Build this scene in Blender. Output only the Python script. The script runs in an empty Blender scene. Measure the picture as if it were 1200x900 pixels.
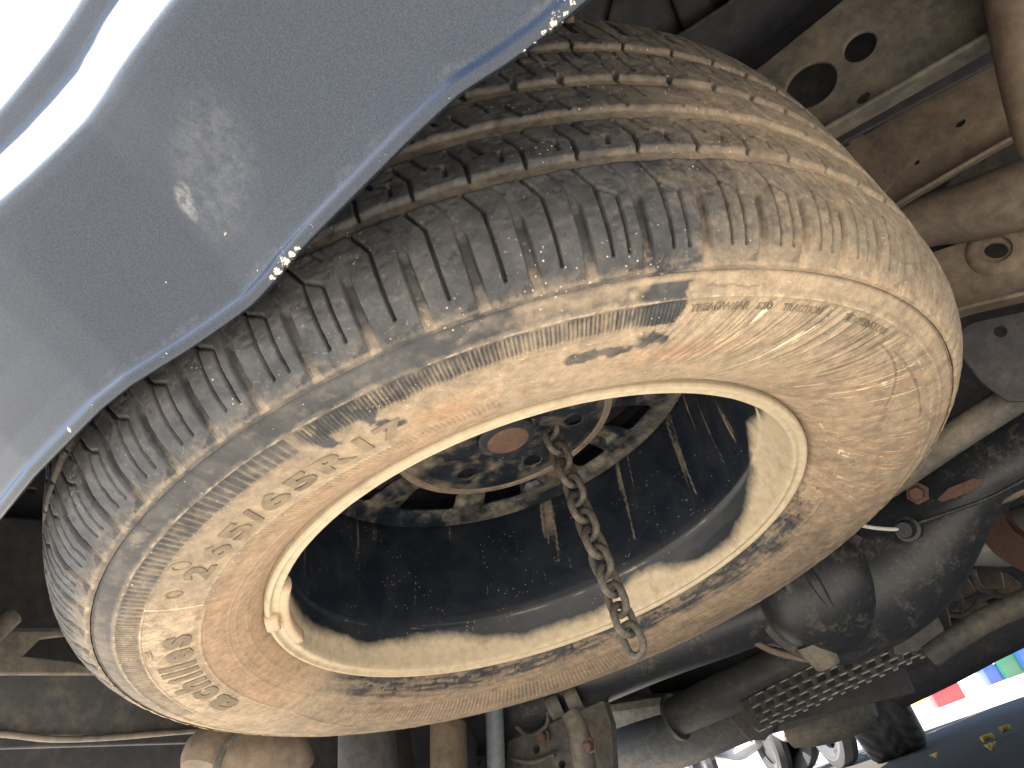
import bpy, bmesh, math
import numpy as np
from mathutils import Matrix, Vector

# ------------------------------------------------------------------ camera, world, sun
SC = bpy.context.scene
COL = SC.collection
R = math.radians
F_PX = 910.0                      # focal length in photo pixels (1200 wide)
ROLL = -0.356463
HEAD = R(27.0)                    # camera heading, to the left of the car's forward axis (+Y)
PITCH_T = 0.621171                # elevation of the view above the plane of the slung wheel
TILT = R(6.9)                     # the slung wheel droops this much at its far side
PITCH = PITCH_T - TILT

def axes(yaw, pitch, roll):
    cy, sy = math.cos(yaw), math.sin(yaw)
    f = np.array([-sy*math.cos(pitch), cy*math.cos(pitch), math.sin(pitch)])
    r0 = np.array([cy, sy, 0.0]); u0 = np.cross(r0, f)
    r = math.cos(roll)*r0 + math.sin(roll)*u0
    u = -math.sin(roll)*r0 + math.cos(roll)*u0
    return np.stack([r, u, f], 1)

A_T = axes(-0.0353362, PITCH_T, ROLL)
C_T = np.array([0.0, -0.632434, -0.266234])
A_W = axes(HEAD, PITCH, ROLL)
M_TW = A_W @ A_T.T                # wheel frame -> world rotation
_c = M_TW @ (-C_T)
CAM = np.array([-_c[0], -_c[1], 0.25])
W0 = CAM + _c                     # centre of the lower rim plane in the world

cam = bpy.data.cameras.new('camera'); cam_ob = bpy.data.objects.new('camera', cam)
COL.objects.link(cam_ob); SC.camera = cam_ob
cam.sensor_width = 36.0; cam.lens = F_PX/1200*36; cam.clip_start = 0.02; cam.clip_end = 2000
m = Matrix.Identity(4)
for i in range(3):
    m[i][0] = A_W[i, 0]; m[i][1] = A_W[i, 1]; m[i][2] = -A_W[i, 2]; m[i][3] = CAM[i]
cam_ob.matrix_world = m

SUN_DIR = np.array([-0.42, -0.50, 0.757]); SUN_DIR /= np.linalg.norm(SUN_DIR)
sun_el = math.asin(SUN_DIR[2]); sun_az = math.atan2(SUN_DIR[0], SUN_DIR[1])   # azimuth from +Y to +X
w = bpy.data.worlds.new('World'); SC.world = w; w.use_nodes = True
nt = w.node_tree
bg = nt.nodes['Background']; sky = nt.nodes.new('ShaderNodeTexSky')
sky.sky_type = 'NISHITA'; sky.sun_disc = False; sky.sun_elevation = sun_el; sky.sun_rotation = sun_az
sky.dust_density = 1.5
nt.links.new(sky.outputs[0], bg.inputs[0]); bg.inputs[1].default_value = 0.10
sl = bpy.data.lights.new('sun', 'SUN'); sl.energy = 5.0; sl.angle = R(0.5); sl.color = (1.0, 0.955, 0.90)
so = bpy.data.objects.new('sun', sl); COL.objects.link(so)
so.rotation_euler = Vector(-SUN_DIR).to_track_quat('-Z', 'Y').to_euler()
SC.view_settings.view_transform = 'Standard'; SC.view_settings.look = 'None'
SC.view_settings.exposure = 2.55; SC.view_settings.gamma = 1.0; SC.view_settings.use_curve_mapping = False
try:
    SC.cycles.max_bounces = 8; SC.cycles.diffuse_bounces = 5; SC.cycles.sample_clamp_indirect = 6.0
except Exception: pass

# ------------------------------------------------------------------ rays through photo pixels
def ray(px, py):
    d = A_W @ np.array([(px-600)/F_PX, (450-py)/F_PX, 1.0]); return d
def at_y(px, py, Y):
    d = ray(px, py); t = (Y-CAM[1])/d[1]; return CAM + t*d
def at_z(px, py, Z):
    d = ray(px, py); t = (Z-CAM[2])/d[2]; return CAM + t*d
def at_x(px, py, X):
    d = ray(px, py); t = (X-CAM[0])/d[0]; return CAM + t*d
def px_size(p):                    # metres per photo pixel at a world point
    return float((np.asarray(p)-CAM) @ A_W[:, 2])/F_PX

# ------------------------------------------------------------------ noise
def _h(ix, iy, sd):
    n = (ix*374761393 + iy*668265263 + sd*1442695041) & 0xffffffff
    n = ((n ^ (n >> 13))*1274126177) & 0xffffffff
    return ((n ^ (n >> 16)) & 0xffff)/65535.0
def vnoise(x, y, sd=0):
    x = np.asarray(x, float); y = np.asarray(y, float)
    x, y = np.broadcast_arrays(x, y)
    ix = np.floor(x).astype(np.int64); iy = np.floor(y).astype(np.int64)
    fx = x-ix; fy = y-iy
    fx = fx*fx*(3-2*fx); fy = fy*fy*(3-2*fy)
    return ((_h(ix, iy, sd)*(1-fx)+_h(ix+1, iy, sd)*fx)*(1-fy)
            + (_h(ix, iy+1, sd)*(1-fx)+_h(ix+1, iy+1, sd)*fx)*fy)
def fbm(x, y, sd=0, o=4):
    a = 0.0; t = 0.0; g = 1.0
    for k in range(o):
        a = a + g*vnoise(np.asarray(x)*2**k, np.asarray(y)*2**k, sd+17*k); t += g; g *= .5
    return a/t
def sst(a, b, x):
    t = np.clip((x-a)/(b-a), 0, 1); return t*t*(3-2*t)

# ------------------------------------------------------------------ object helpers
def link(name, me, mat=None, parent=None, label=None, kind=None):
    o = bpy.data.objects.new(name, me); COL.objects.link(o)
    if mat is not None: me.materials.append(mat)
    if parent is not None: o.parent = parent
    if label: o['label'] = label
    if kind: o['kind'] = kind
    return o
def empty(name, label, cat, loc=(0, 0, 0), group=None):
    o = bpy.data.objects.new(name, None); COL.objects.link(o); o.location = loc
    o.empty_display_size = .1
    o['label'] = label; o['category'] = cat
    if group: o['group'] = group
    return o
def smooth(me, on=True):
    me.polygons.foreach_set('use_smooth', [on]*len(me.polygons))
def grid_mesh(name, V, close_u=False, close_v=False, attrs=None, flip=False, mask=None):
    n, mm = V.shape[:2]
    me = bpy.data.meshes.new(name)
    me.vertices.add(n*mm); me.vertices.foreach_set('co', V.reshape(-1).astype(np.float32))
    iu = np.arange(n if close_u else n-1); iv = np.arange(mm if close_v else mm-1)
    I, J = np.meshgrid(iu, iv, indexing='ij')
    I2 = (I+1) % n; J2 = (J+1) % mm
    q = np.stack([I*mm+J, I2*mm+J, I2*mm+J2, I*mm+J2], -1).reshape(-1, 4)
    if mask is not None: q = q[mask.reshape(-1)]
    if flip: q = q[:, ::-1]
    k = len(q)
    me.loops.add(k*4); me.loops.foreach_set('vertex_index', q.reshape(-1).astype(np.int32))
    me.polygons.add(k)
    me.polygons.foreach_set('loop_start', np.arange(0, k*4, 4, dtype=np.int32))
    me.polygons.foreach_set('use_smooth', np.ones(k, dtype=bool))
    for a, v in (attrs or {}).items():
        at = me.attributes.new(a, 'FLOAT', 'POINT')
        at.data.foreach_set('value', np.broadcast_to(v, (n, mm)).reshape(-1).astype(np.float32))
    me.update(calc_edges=True); me.validate()
    return me
def bm_mesh(bm, name, sm=False):
    bmesh.ops.recalc_face_normals(bm, faces=bm.faces)
    me = bpy.data.meshes.new(name); bm.to_mesh(me); bm.free()
    smooth(me, sm); return me
def sharp(me, deg=35):
    smooth(me, True)
    me.set_sharp_from_angle(angle=R(deg))
def frame_along(d):
    d = np.asarray(d, float); d = d/np.linalg.norm(d)
    a = np.array([0, 0, 1.0]) if abs(d[2]) < .9 else np.array([1.0, 0, 0])
    x = np.cross(a, d); x /= np.linalg.norm(x); return x, np.cross(d, x), d
def tube_me(name, pts, rad, seg=20, cap=True, sq=(1, 1), dens=1):
    pts = np.array(pts, float); n = len(pts)
    rad = np.full(n, rad, float) if np.isscalar(rad) else np.array(rad, float)
    if dens > 1:
        t = np.arange(n); t2 = np.linspace(0, n-1, (n-1)*dens+1)
        def cr(a):
            out = []
            for q in t2:
                i = min(int(q), n-2); f = q-i
                p0, p1, p2, p3 = a[max(i-1, 0)], a[i], a[i+1], a[min(i+2, n-1)]
                out.append(.5*((2*p1)+(p2-p0)*f+(2*p0-5*p1+4*p2-p3)*f*f+(3*p1-p0-3*p2+p3)*f**3))
            return np.array(out)
        pts = cr(pts); rad = cr(rad); n = len(pts)
    tang = np.gradient(pts, axis=0)
    x, y, _ = frame_along(tang[0]); rows = []
    for i in range(n):
        d = tang[i]/np.linalg.norm(tang[i])
        x = x-d*(x@d); x /= np.linalg.norm(x); y = np.cross(d, x)
        a = np.linspace(0, 2*np.pi, seg, endpoint=False)
        rows.append(pts[i]+rad[i]*(np.cos(a)[:, None]*x*sq[0]+np.sin(a)[:, None]*y*sq[1]))
    V = np.array(rows)
    if cap:
        V = np.concatenate([V[:1]*0+V[:1].mean(1, keepdims=True), V[:1], V, V[-1:], V[-1:]*0+V[-1:].mean(1, keepdims=True)])
    me = grid_mesh(name, V, close_v=True)
    if cap: me.set_sharp_from_angle(angle=R(40))
    return me
def tube(name, pts, rad, mat, parent, seg=20, cap=True, sq=(1, 1), dens=1, label=None):
    return link(name, tube_me(name, pts, rad, seg, cap, sq, dens), mat, parent, label)
def lathe_me(name, prof, origin, axis, seg=48, close=False):
    prof = np.array(prof, float); x, y, d = frame_along(axis)
    a = np.linspace(0, 2*np.pi, seg, endpoint=False)
    V = np.asarray(origin)+prof[None, :, 0, None]*(np.cos(a)[:, None, None]*x+np.sin(a)[:, None, None]*y)+prof[None, :, 1, None]*d
    me = grid_mesh(name, V, close_u=True); me.set_sharp_from_angle(angle=R(38)); return me
def ellipse(c, a, b, ang, n=28):
    t = np.linspace(0, 2*np.pi, n, endpoint=False); ca, sa = math.cos(R(ang)), math.sin(R(ang))
    return [(c[0]+a*math.cos(q)*ca-b*math.sin(q)*sa, c[1]+a*math.cos(q)*sa+b*math.sin(q)*ca) for q in t]
def plate(name, poly, to3, thick, mat, parent, holes=(), bev=.002, label=None, kind=None, sub=0):
    """flat sheet part: an outline (photo pixels) on a world surface given by to3, with real thickness"""
    bm = bmesh.new()
    for lp in [poly]+list(holes):
        vs = [bm.verts.new(to3(*p)) for p in lp]
        for i in range(len(vs)): bm.edges.new((vs[i], vs[(i+1) % len(vs)]))
    bmesh.ops.triangle_fill(bm, edges=bm.edges[:], use_beauty=True)
    bmesh.ops.dissolve_limit(bm, angle_limit=R(.5), verts=bm.verts[:], edges=bm.edges[:])
    n = sum((f.normal*f.calc_area() for f in bm.faces), Vector((0, 0, 0))); c = bm.verts[:][0].co
    if n.dot(Vector(CAM)-c) > 0: n = -n
    n.normalize()
    r = bmesh.ops.extrude_face_region(bm, geom=bm.faces[:])
    bmesh.ops.translate(bm, verts=[v for v in r['geom'] if isinstance(v, bmesh.types.BMVert)], vec=n*thick)
    me = bm_mesh(bm, name)
    o = link(name, me, mat, parent, label, kind)
    if bev:
        b = o.modifiers.new('bevel', 'BEVEL'); b.width = bev; b.segments = 2; b.limit_method = 'ANGLE'; b.angle_limit = R(50)
    return o
def box(name, c, size, mat, parent, rot=None, bev=.004, seg=2, label=None, kind=None):
    bm = bmesh.new(); bmesh.ops.create_cube(bm, size=1)
    bmesh.ops.scale(bm, vec=size, verts=bm.verts[:])
    if rot is not None: bmesh.ops.rotate(bm, cent=(0, 0, 0), matrix=rot, verts=bm.verts[:])
    bmesh.ops.translate(bm, vec=tuple(c), verts=bm.verts[:])
    if bev: bmesh.ops.bevel(bm, geom=bm.edges[:], offset=bev, segments=seg, affect='EDGES', profile=.6)
    me = bm_mesh(bm, name)
    if bev: sharp(me, 40)
    return link(name, me, mat, parent, label, kind)

# ------------------------------------------------------------------ materials
class N:
    def __init__(s, name):
        s.m = bpy.data.materials.new(name); s.m.use_nodes = True; s.t = s.m.node_tree
        s.b = s.t.nodes['Principled BSDF']; s.tc = s.t.nodes.new('ShaderNodeTexCoord')
    def link(s, a, b): s.t.links.new(a, b)
    def val(s, x, sock):
        if isinstance(x, bpy.types.NodeSocket): s.link(x, sock)
        else: sock.default_value = x
    def noise(s, scale, detail=4, rough=.6, vec=None, stretch=None, dist=0):
        n = s.t.nodes.new('ShaderNodeTexNoise'); n.inputs['Scale'].default_value = scale
        n.inputs['Detail'].default_value = detail; n.inputs['Roughness'].default_value = rough
        n.inputs['Distortion'].default_value = dist
        v = vec or s.tc.outputs['Object']
        if stretch:
            mp = s.t.nodes.new('ShaderNodeMapping'); s.link(v, mp.inputs[0]); mp.inputs['Scale'].default_value = stretch; v = mp.outputs[0]
        s.link(v, n.inputs['Vector']); return n.outputs[0]
    def voro(s, scale, out='Distance'):
        n = s.t.nodes.new('ShaderNodeTexVoronoi'); n.inputs['Scale'].default_value = scale
        s.link(s.tc.outputs['Object'], n.inputs['Vector']); return n.outputs[out]
    def rng(s, x, a, b, c=0., d=1.):
        n = s.t.nodes.new('ShaderNodeMapRange'); s.val(x, n.inputs[0])
        for i, q in enumerate((a, b, c, d)): n.inputs[i+1].default_value = q
        return n.outputs[0]
    def math(s, op, a, b=0., c=None):
        n = s.t.nodes.new('ShaderNodeMath'); n.operation = op; s.val(a, n.inputs[0]); s.val(b, n.inputs[1])
        if c is not None: s.val(c, n.inputs[2])
        return n.outputs[0]
    def mul(s, a, b): return s.math('MULTIPLY', a, b)
    def add(s, a, b): return s.math('ADD', a, b)
    def mix(s, f, a, b):
        n = s.t.nodes.new('ShaderNodeMix'); n.data_type = 'RGBA'; s.val(f, n.inputs[0])
        for q, i in ((a, 6), (b, 7)):
            if isinstance(q, bpy.types.NodeSocket): s.link(q, n.inputs[i])
            else: n.inputs[i].default_value = (*q, 1) if len(q) == 3 else q
        return n.outputs[2]
    def attr(s, name):
        n = s.t.nodes.new('ShaderNodeAttribute'); n.attribute_name = name; return n.outputs['Fac']
    def bump(s, h, strength=.3, dist=.001, norm=None):
        n = s.t.nodes.new('ShaderNodeBump'); n.inputs['Strength'].default_value = strength; n.inputs['Distance'].default_value = dist
        s.link(h, n.inputs['Height'])
        if norm is not None: s.link(norm, n.inputs['Normal'])
        return n.outputs[0]
    def set(s, **k):
        for a, v in k.items():
            sock = s.b.inputs[{'col': 'Base Color', 'rough': 'Roughness', 'metal': 'Metallic', 'nor': 'Normal', 'spec': 'Specular IOR Level', 'coat': 'Coat Weight', 'coatr': 'Coat Roughness', 'trans': 'Transmission Weight'}[a]]
            if isinstance(v, tuple) and len(v) == 3: v = (*v, 1)
            s.val(v, sock)
        return s.m

TAN = (.365, .288, .195); RED = (.355, .232, .142); GREY = (.20, .175, .145)
def grime(name, base, dust=TAN, amt=.4, rust=0., rough=.6, metal=0., sc=1., bump=.3, spec=.4, seedoff=0., streak=None):
    n = N(name)
    big = n.noise(7*sc, 5, .65, dist=.4); fine = n.noise(60*sc, 6, .7); gr = n.noise(420*sc, 3, .7)
    mid = n.noise(24*sc, 6, .72)
    f = n.rng(n.add(n.mul(big, .65), n.add(n.mul(fine, .45), n.mul(mid, .45))), .98-.55*amt, 1.34-.45*amt)
    if streak: f = n.mul(f, n.rng(n.noise(9, 4, .6, stretch=streak), .3, .6, .35, 1))
    f = n.mul(f, n.rng(gr, .25, .6, .55, 1.))
    c = n.mix(f, n.mix(n.rng(fine, .3, .7), base, tuple(q*1.45+.004 for q in base)), n.mix(fine, tuple(q*.7 for q in dust), dust))
    if rust:
        rf = n.rng(n.add(n.mul(n.noise(17*sc, 8, .75), .7), n.mul(fine, .3)), .66-.24*rust, .80-.24*rust)
        c = n.mix(n.mul(rf, .85), c, n.mix(gr, (.075, .042, .026), (.17, .095, .058)))
    n.link(n.rng(f, 0, 1, rough, .92), n.b.inputs['Roughness'])
    sp = n.voro(330*sc); speck = n.mul(n.rng(sp, .13, .05), n.rng(n.noise(20*sc, 2), .5, .62))
    c = n.mix(n.mul(speck, .8), c, (.45, .40, .32))
    return n.set(col=c, metal=metal, spec=spec, nor=n.bump(n.add(n.mul(fine, .7), n.mul(gr, .35)), bump, .0015))

def tyre_mat(name, speckle=.8):
    n = N(name)
    d = n.attr('dust'); rd = n.attr('red'); pale = n.attr('pale')
    big = n.noise(16, 5, .6); fine = n.noise(140, 6, .72); gr = n.noise(700, 3, .7); med = n.noise(45, 5, .65, dist=.8)
    f = n.add(d, n.add(n.mul(n.add(fine, -.5), .45), n.add(n.mul(n.add(med, -.5), .32), n.mul(n.add(big, -.5), .12))))
    f = n.rng(f, .08, .92)
    f = n.mul(f, n.rng(gr, .25, .62, .72, 1.))
    rub = n.mix(n.rng(med, .35, .65), (.019, .020, .022), (.050, .050, .050))
    tan = n.mix(n.rng(fine, .3, .72), (.225, .172, .110), TAN)
    red = n.mix(n.rng(fine, .3, .7), (.22, .138, .080), RED)
    rf = n.rng(n.add(rd, n.add(n.mul(n.add(med, -.5), .7), n.mul(n.add(fine, -.5), .35))), .15, .85)
    c = n.mix(f, rub, n.mix(rf, tan, red))
    c = n.mix(n.rng(n.add(pale, n.mul(n.add(fine, -.5), .5)), .35, .8), c, (.58, .48, .34))
    sp = n.mul(n.rng(n.voro(260), .16, .06), n.rng(n.noise(34, 3), .52, .64))
    c = n.mix(n.mul(sp, min(speckle, 1)), c, (.50, .45, .38))
    if speckle > 1:                        # gritty worn tread: flecks of dry mud and pale scuffs
        s2 = n.mul(n.rng(n.noise(520, 5, .8), .60, .70), n.rng(n.noise(30, 4, .7), .40, .62))
        c = n.mix(n.mul(s2, .55), c, (.36, .31, .24))
        s3 = n.mul(n.rng(n.noise(90, 6, .8, dist=1.5), .60, .68), n.rng(n.noise(18, 3), .42, .6))
        c = n.mix(n.mul(s3, .38), c, (.30, .26, .20))
    h = n.add(n.mul(fine, .8), n.mul(gr, .5))
    return n.set(col=c, rough=n.rng(f, 0, 1, .62, .95), spec=.35, nor=n.bump(h, .38, .0009))

M = {}
M['tyre'] = tyre_mat('dusty_rubber'); M['tread'] = tyre_mat('worn_tread_rubber', 1.2)
def _letter():
    n = N('letter_rubber'); g = n.noise(150, 5, .7); b = n.noise(40, 4)
    return n.set(col=n.mix(n.rng(n.add(n.mul(g, .5), n.mul(b, .6)), .38, .72), (.085, .072, .056), (.21, .166, .112)), rough=.9, spec=.25, nor=n.bump(g, .3, .0007))
M['letter'] = _letter()
def _rim():
    n = N('dusty_steel_rim'); d = n.attr('dust'); fine = n.noise(130, 6, .7); med = n.noise(30, 5, .65, dist=.6); gr = n.noise(700, 3, .7)
    st = n.noise(22, 5, .65, stretch=(1, 1, .12))
    f = n.rng(n.add(d, n.add(n.mul(n.add(fine, -.5), .30), n.mul(n.add(med, -.5), .26))), .34, .88)
    c = n.mix(f, n.mix(n.rng(med, .4, .7), (.005, .008, .013), (.014, .017, .022)), n.mix(n.rng(fine, .3, .7), (.32, .265, .18), (.42, .355, .25)))
    sp = n.mul(n.rng(n.voro(190), .15, .07), n.rng(n.noise(26, 3), .50, .60))
    c = n.mix(n.mul(sp, .6), c, (.42, .37, .29))
    sp2 = n.mul(n.rng(n.voro(95), .10, .05), n.rng(n.noise(17, 3), .54, .64))
    c = n.mix(n.mul(sp2, n.rng(f, 0, 1, .5, .9)), c, n.mix(f, (.3, .25, .18), (.12, .085, .05)))
    return n.set(col=c, rough=n.rng(f, 0, 1, .30, .88), spec=.28, nor=n.bump(n.add(fine, n.mul(gr, .4)), .12, .0006))
M['rim'] = _rim()
M['chain'] = grime('rusty_chain_steel', (.045, .040, .034), (.29, .23, .155), .42, .14, .55, .25, sc=6, bump=.5)
M['under'] = grime('dusty_black_chassis', (.052, .050, .048), (.31, .25, .18), .50, .06, .6)
M['frame'] = grime('dusty_frame_paint', (.075, .070, .062), (.31, .26, .185), .55, .04, .7, sc=1.3)
M['brown'] = grime('brown_dusted_steel', (.085, .066, .050), (.28, .215, .15), .60, .10, .75)
M['axle'] = grime('oily_axle_paint', (.014, .016, .019), (.22, .18, .13), .34, .10, .36, sc=3, spec=.36)
M['dark'] = grime('dark_underseal', (.036, .036, .040), (.15, .125, .098), .36, .0, .75)
M['alu'] = grime('dirty_heat_shield', (.34, .33, .31), (.26, .215, .16), .40, .05, .42, .6, sc=1.2)
M['rust'] = grime('rusty_bolt', (.075, .042, .030), (.20, .135, .092), .40, .3, .85, sc=4)
M['tank'] = grime('grey_plastic_cover', (.058, .060, .062), (.30, .25, .19), .40, .0, .55)
M['shock'] = grime('blue_grey_shock_paint', (.13, .15, .17), (.33, .28, .2), .35, .08, .45, sc=2)
M['rubber2'] = grime('tyre_rubber_front', (.028, .028, .030), (.20, .17, .13), .32, 0, .7, sc=2)
M['hose'] = grime('pale_breather_hose', (.40, .40, .38), TAN, .2, 0, .5, sc=6)
M['weight'] = grime('dusty_lead_weight', (.30, .22, .15), (.47, .36, .24), .8, .1, .8, sc=5)

def _bumper():
    n = N('dark_blue_metallic_paint')
    fl = n.voro(2300, 'Color'); chip = n.attr('chip'); dst = n.attr('dust'); scuff = n.attr('scuff')
    sepn = n.t.nodes.new('ShaderNodeSeparateColor'); n.link(fl, sepn.inputs[0])
    fine = n.noise(260, 5, .7); med = n.noise(28, 5, .6); big = n.noise(6, 3, .5)
    c = n.mix(n.rng(sepn.outputs[0], .2, 1), (.005, .010, .020), (.012, .024, .042))
    df = n.rng(n.add(dst, n.add(n.mul(n.add(med, -.5), .5), n.mul(n.add(fine, -.5), .5))), .30, 1.0, 0, .85)
    c = n.mix(n.mul(df, .55), c, (.22, .20, .17))
    sp = n.mul(n.rng(n.voro(420), .08, .03), n.rng(n.noise(30, 3), .55, .66))
    c = n.mix(n.mul(sp, .35), c, (.30, .29, .27))
    c = n.mix(n.mul(scuff, n.rng(n.noise(220, 4, .7, stretch=(1, 1, .25)), .35, .7)), c, (.40, .40, .40))
    cf = n.rng(n.add(chip, n.add(n.mul(n.add(n.noise(700, 4, .7), -.5), 1.5), n.mul(n.add(fine, -.5), .5))), .52, .62)
    c = n.mix(n.mul(cf, .9), c, (.44, .40, .33))
    # metal-flake sparkle: each flake tips the normal a little
    nm = n.t.nodes.new('ShaderNodeNormalMap'); nm.inputs['Strength'].default_value = .16
    n.link(n.mix(.5, fl, (.5, .5, 1)), nm.inputs['Color'])
    hz = n.bump(n.add(n.mul(med, .6), n.mul(fine, .15)), .12, .0006)
    dirt = n.math('MAXIMUM', n.mul(df, .5), cf)
    n.set(col=c, metal=n.rng(dirt, 0, .6, .60, 0.), rough=n.rng(dirt, 0, 1, .40, .9), coat=n.rng(dirt, 0, .6, .45, 0), coatr=.06, nor=n.bump(n.mul(sepn.outputs[1], 1), .22, .0002))
    n.link(hz, n.b.inputs['Coat Normal'])
    return n.m
M['bumper'] = _bumper()

# ------------------------------------------------------------------ setting: the ground
def _ground():
    n = N('pale_dirt_and_asphalt')
    big = n.noise(.8, 6, .6); fine = n.noise(25, 6, .7); gr = n.noise(160, 4, .7)
    c = n.mix(n.rng(n.add(n.mul(big, .7), n.mul(fine, .3)), .35, .65), (.42, .38, .32), (.56, .51, .44))
    c = n.mix(n.rng(gr, .55, .75, 0, .5), c, (.22, .19, .15))
    return n.set(col=c, rough=.92, spec=.2, nor=n.bump(n.add(fine, gr), .4, .006))
gx = np.concatenate([-np.geomspace(6, 900, 14)[::-1], np.linspace(-5, 5, 60), np.geomspace(6, 900, 14)])
GX, GY = np.meshgrid(gx, gx, indexing='ij')
GZ = np.where((abs(GX) < 6) & (abs(GY) < 6), (fbm(GX*1.1, GY*1.1, 5)-.5)*.02, 0) - .004
gme = grid_mesh('ground', np.stack([GX, GY+1, GZ], -1))
ground = link('ground', gme, _ground(), kind='structure')
ground['label'] = 'pale sunlit ground under and around the vehicle'

def _shade_sheet():  # dark sheet added to deepen the vehicle's shade on the ground
    n = N('dark_shade_sheet'); f = n.noise(40, 6, .7); g = n.noise(220, 3, .7)
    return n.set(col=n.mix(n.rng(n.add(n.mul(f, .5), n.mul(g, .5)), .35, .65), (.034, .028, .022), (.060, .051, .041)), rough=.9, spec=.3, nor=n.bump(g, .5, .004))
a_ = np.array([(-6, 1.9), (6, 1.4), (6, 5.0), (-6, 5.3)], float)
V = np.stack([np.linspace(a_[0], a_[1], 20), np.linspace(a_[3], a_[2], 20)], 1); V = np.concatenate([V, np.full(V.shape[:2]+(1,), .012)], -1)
shade_sheet = link('ground_shade_sheet', grid_mesh('ground_shade_sheet', V), _shade_sheet(), kind='structure')
shade_sheet['label'] = 'dark sheet added on the ground to deepen the shade in front of the vehicle'

# ------------------------------------------------------------------ the vehicle
car = empty('dark_blue_offroad_vehicle', 'dark blue off-road vehicle seen from beneath its rear bumper, dusty axle and frame showing', 'vehicle', (0, .75, 0))
CARLOC = Vector((0, .75, 0))
_link0 = link
def clink(o):
    return o
def P_car(name, me, mat, label=None, parent=None):
    o = link(name, me, mat, parent or car, label)
    if parent is None: o.location = -CARLOC
    return o
def own(o):                       # parts are modelled in world coordinates; cancel the root's offset
    if o.parent is car: o.location = -CARLOC
    return o

# --- rear bumper: one pressed skin, lower edge rolled into a lip
ZB = CAM[2]+.24
EXT_L, EXT_R = np.array([-.95, -.335, ZB]), np.array([.95, -.385, ZB])
edge_px = [(-140, 770), (-60, 680), (0, 607), (40, 558), (79, 519), (118, 480), (155, 451), (220, 411), (260, 384), (296, 358), (318, 335), (336, 312), (356, 290), (380, 265), (430, 215), (485, 160), (540, 110), (600, 72), (645, 38), (690, 0), (760, -60), (860, -150), (960, -240)]
EP = np.array([EXT_L]+[at_z(*p, ZB) for p in edge_px]+[EXT_R])
dl = np.r_[0, np.cumsum(np.linalg.norm(np.diff(EP, axis=0), axis=1))]
ul = np.concatenate([np.linspace(0, dl[2], 30)[:-1], np.linspace(dl[2], dl[-3], 720)[:-1], np.linspace(dl[-3], dl[-1], 40)])
E2 = np.stack([np.interp(ul, dl, EP[:, i]) for i in range(3)], 1)
ker = np.hanning(17); ker /= ker.sum()
for i in (0, 1):
    E2[:, i] = np.convolve(np.pad(E2[:, i], 8, mode='reflect', reflect_type='odd'), ker, 'valid')
d0 = E2[-1]-E2[0]; d0 /= np.linalg.norm(d0); OUT = np.array([d0[1], -d0[0], 0]);
if OUT[1] > 0: OUT = -OUT
line = E2[:1]+((E2-E2[0])@d0)[:, None]*d0
dev = E2-line                      # the S-bends of the lower edge fade out up the skin
prof = np.array([(-.0050, .0062), (-.0030, .0026), (-.0012, .0006), (0, 0), (.0020, .0005), (.0036, .0020), (.0042, .0040), (.0040, .0058), (.0048, .0076), (.0125, .0180), (.030, .0365), (.046, .051), (.060, .0635), (.0675, .0705), (.0722, .0765),
                 (.0745, .086), (.0755, .100), (.0762, .1075), (.0790, .1130), (.0860, .1205), (.0890, .1245), (.0905, .131), (.0910, .16), (.0900, .30), (.084, .60)])
pl = np.r_[0, np.cumsum(np.linalg.norm(np.diff(prof, axis=0), axis=1))]
vv = np.concatenate([np.linspace(0, pl[9], 26)[:-1], np.linspace(pl[9], pl[13], 84)[:-1], np.linspace(pl[13], pl[22], 60)[:-1], np.linspace(pl[22], pl[-1], 24)])
po = np.interp(vv, pl, prof[:, 0]); pz = np.interp(vv, pl, prof[:, 1])
k7 = np.hanning(7); k7 /= k7.sum()
sm = lambda a: np.convolve(np.pad(a, 3, mode='edge'), k7, 'valid')
po[30:] = sm(po)[30:]; pz[30:] = sm(pz)[30:]
fade = 1-sst(.02, .17, pz)*.85
BV = line[:, None]+dev[:, None]*fade[None, :, None]+OUT*po[None, :, None]+np.array([0, 0, 1.])*pz[None, :, None]
uu = (E2-E2[0])@d0
# soft dents in the pressing
dent = (fbm(uu[:, None]*5, pz[None]*9, 3, 2)-.5)*.010*sst(.02, .06, pz)[None]
BV = BV+OUT*dent[..., None]
def proj(X):
    q = (X-CAM)@A_W; return 600+F_PX*q[..., 0]/q[..., 2], 450-F_PX*q[..., 1]/q[..., 2]
PX, PY = proj(BV)
# wear marks sit at fixed places on the skin (found once through their place in the picture)
def nearest(px, py):
    k = np.argmin((PX-px)**2+(PY-py)**2); return np.unravel_index(k, PX.shape)
chip = np.zeros(PX.shape); scuff = np.zeros(PX.shape)
def blob(arr, px, py, r, amp=1., sx=1., ang=0.):
    i, j = nearest(px, py); c = BV[i, j]; dd = BV-c
    a = dd@d0; b = np.sqrt(np.maximum((dd**2).sum(-1)-a*a, 0))*np.sign(dd[..., 2])
    ca, sa = math.cos(R(ang)), math.sin(R(ang)); a, b = a*ca+b*sa, -a*sa+b*ca
    r *= px_size(c); q = np.sqrt((a/(r*sx))**2+(b/r)**2)
    np.maximum(arr, amp*(1-sst(.5, 1.3, q)), out=arr)
for x, y, r in [(326, 318, 7), (334, 306, 7), (341, 298, 6), (350, 291, 5), (320, 327, 5), (264, 274, 3.0), (302, 318, 2.5), (526, 115, 2.6), (80, 503, 4.5), (638, 38, 5), (650, 27, 5.5), (662, 15, 5), (672, 5, 5), (626, 48, 4), (614, 58, 3), (347, 129, 1.5), (194, 330, 1.5)]:
    blob(chip, x, y, r, .72)
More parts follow.
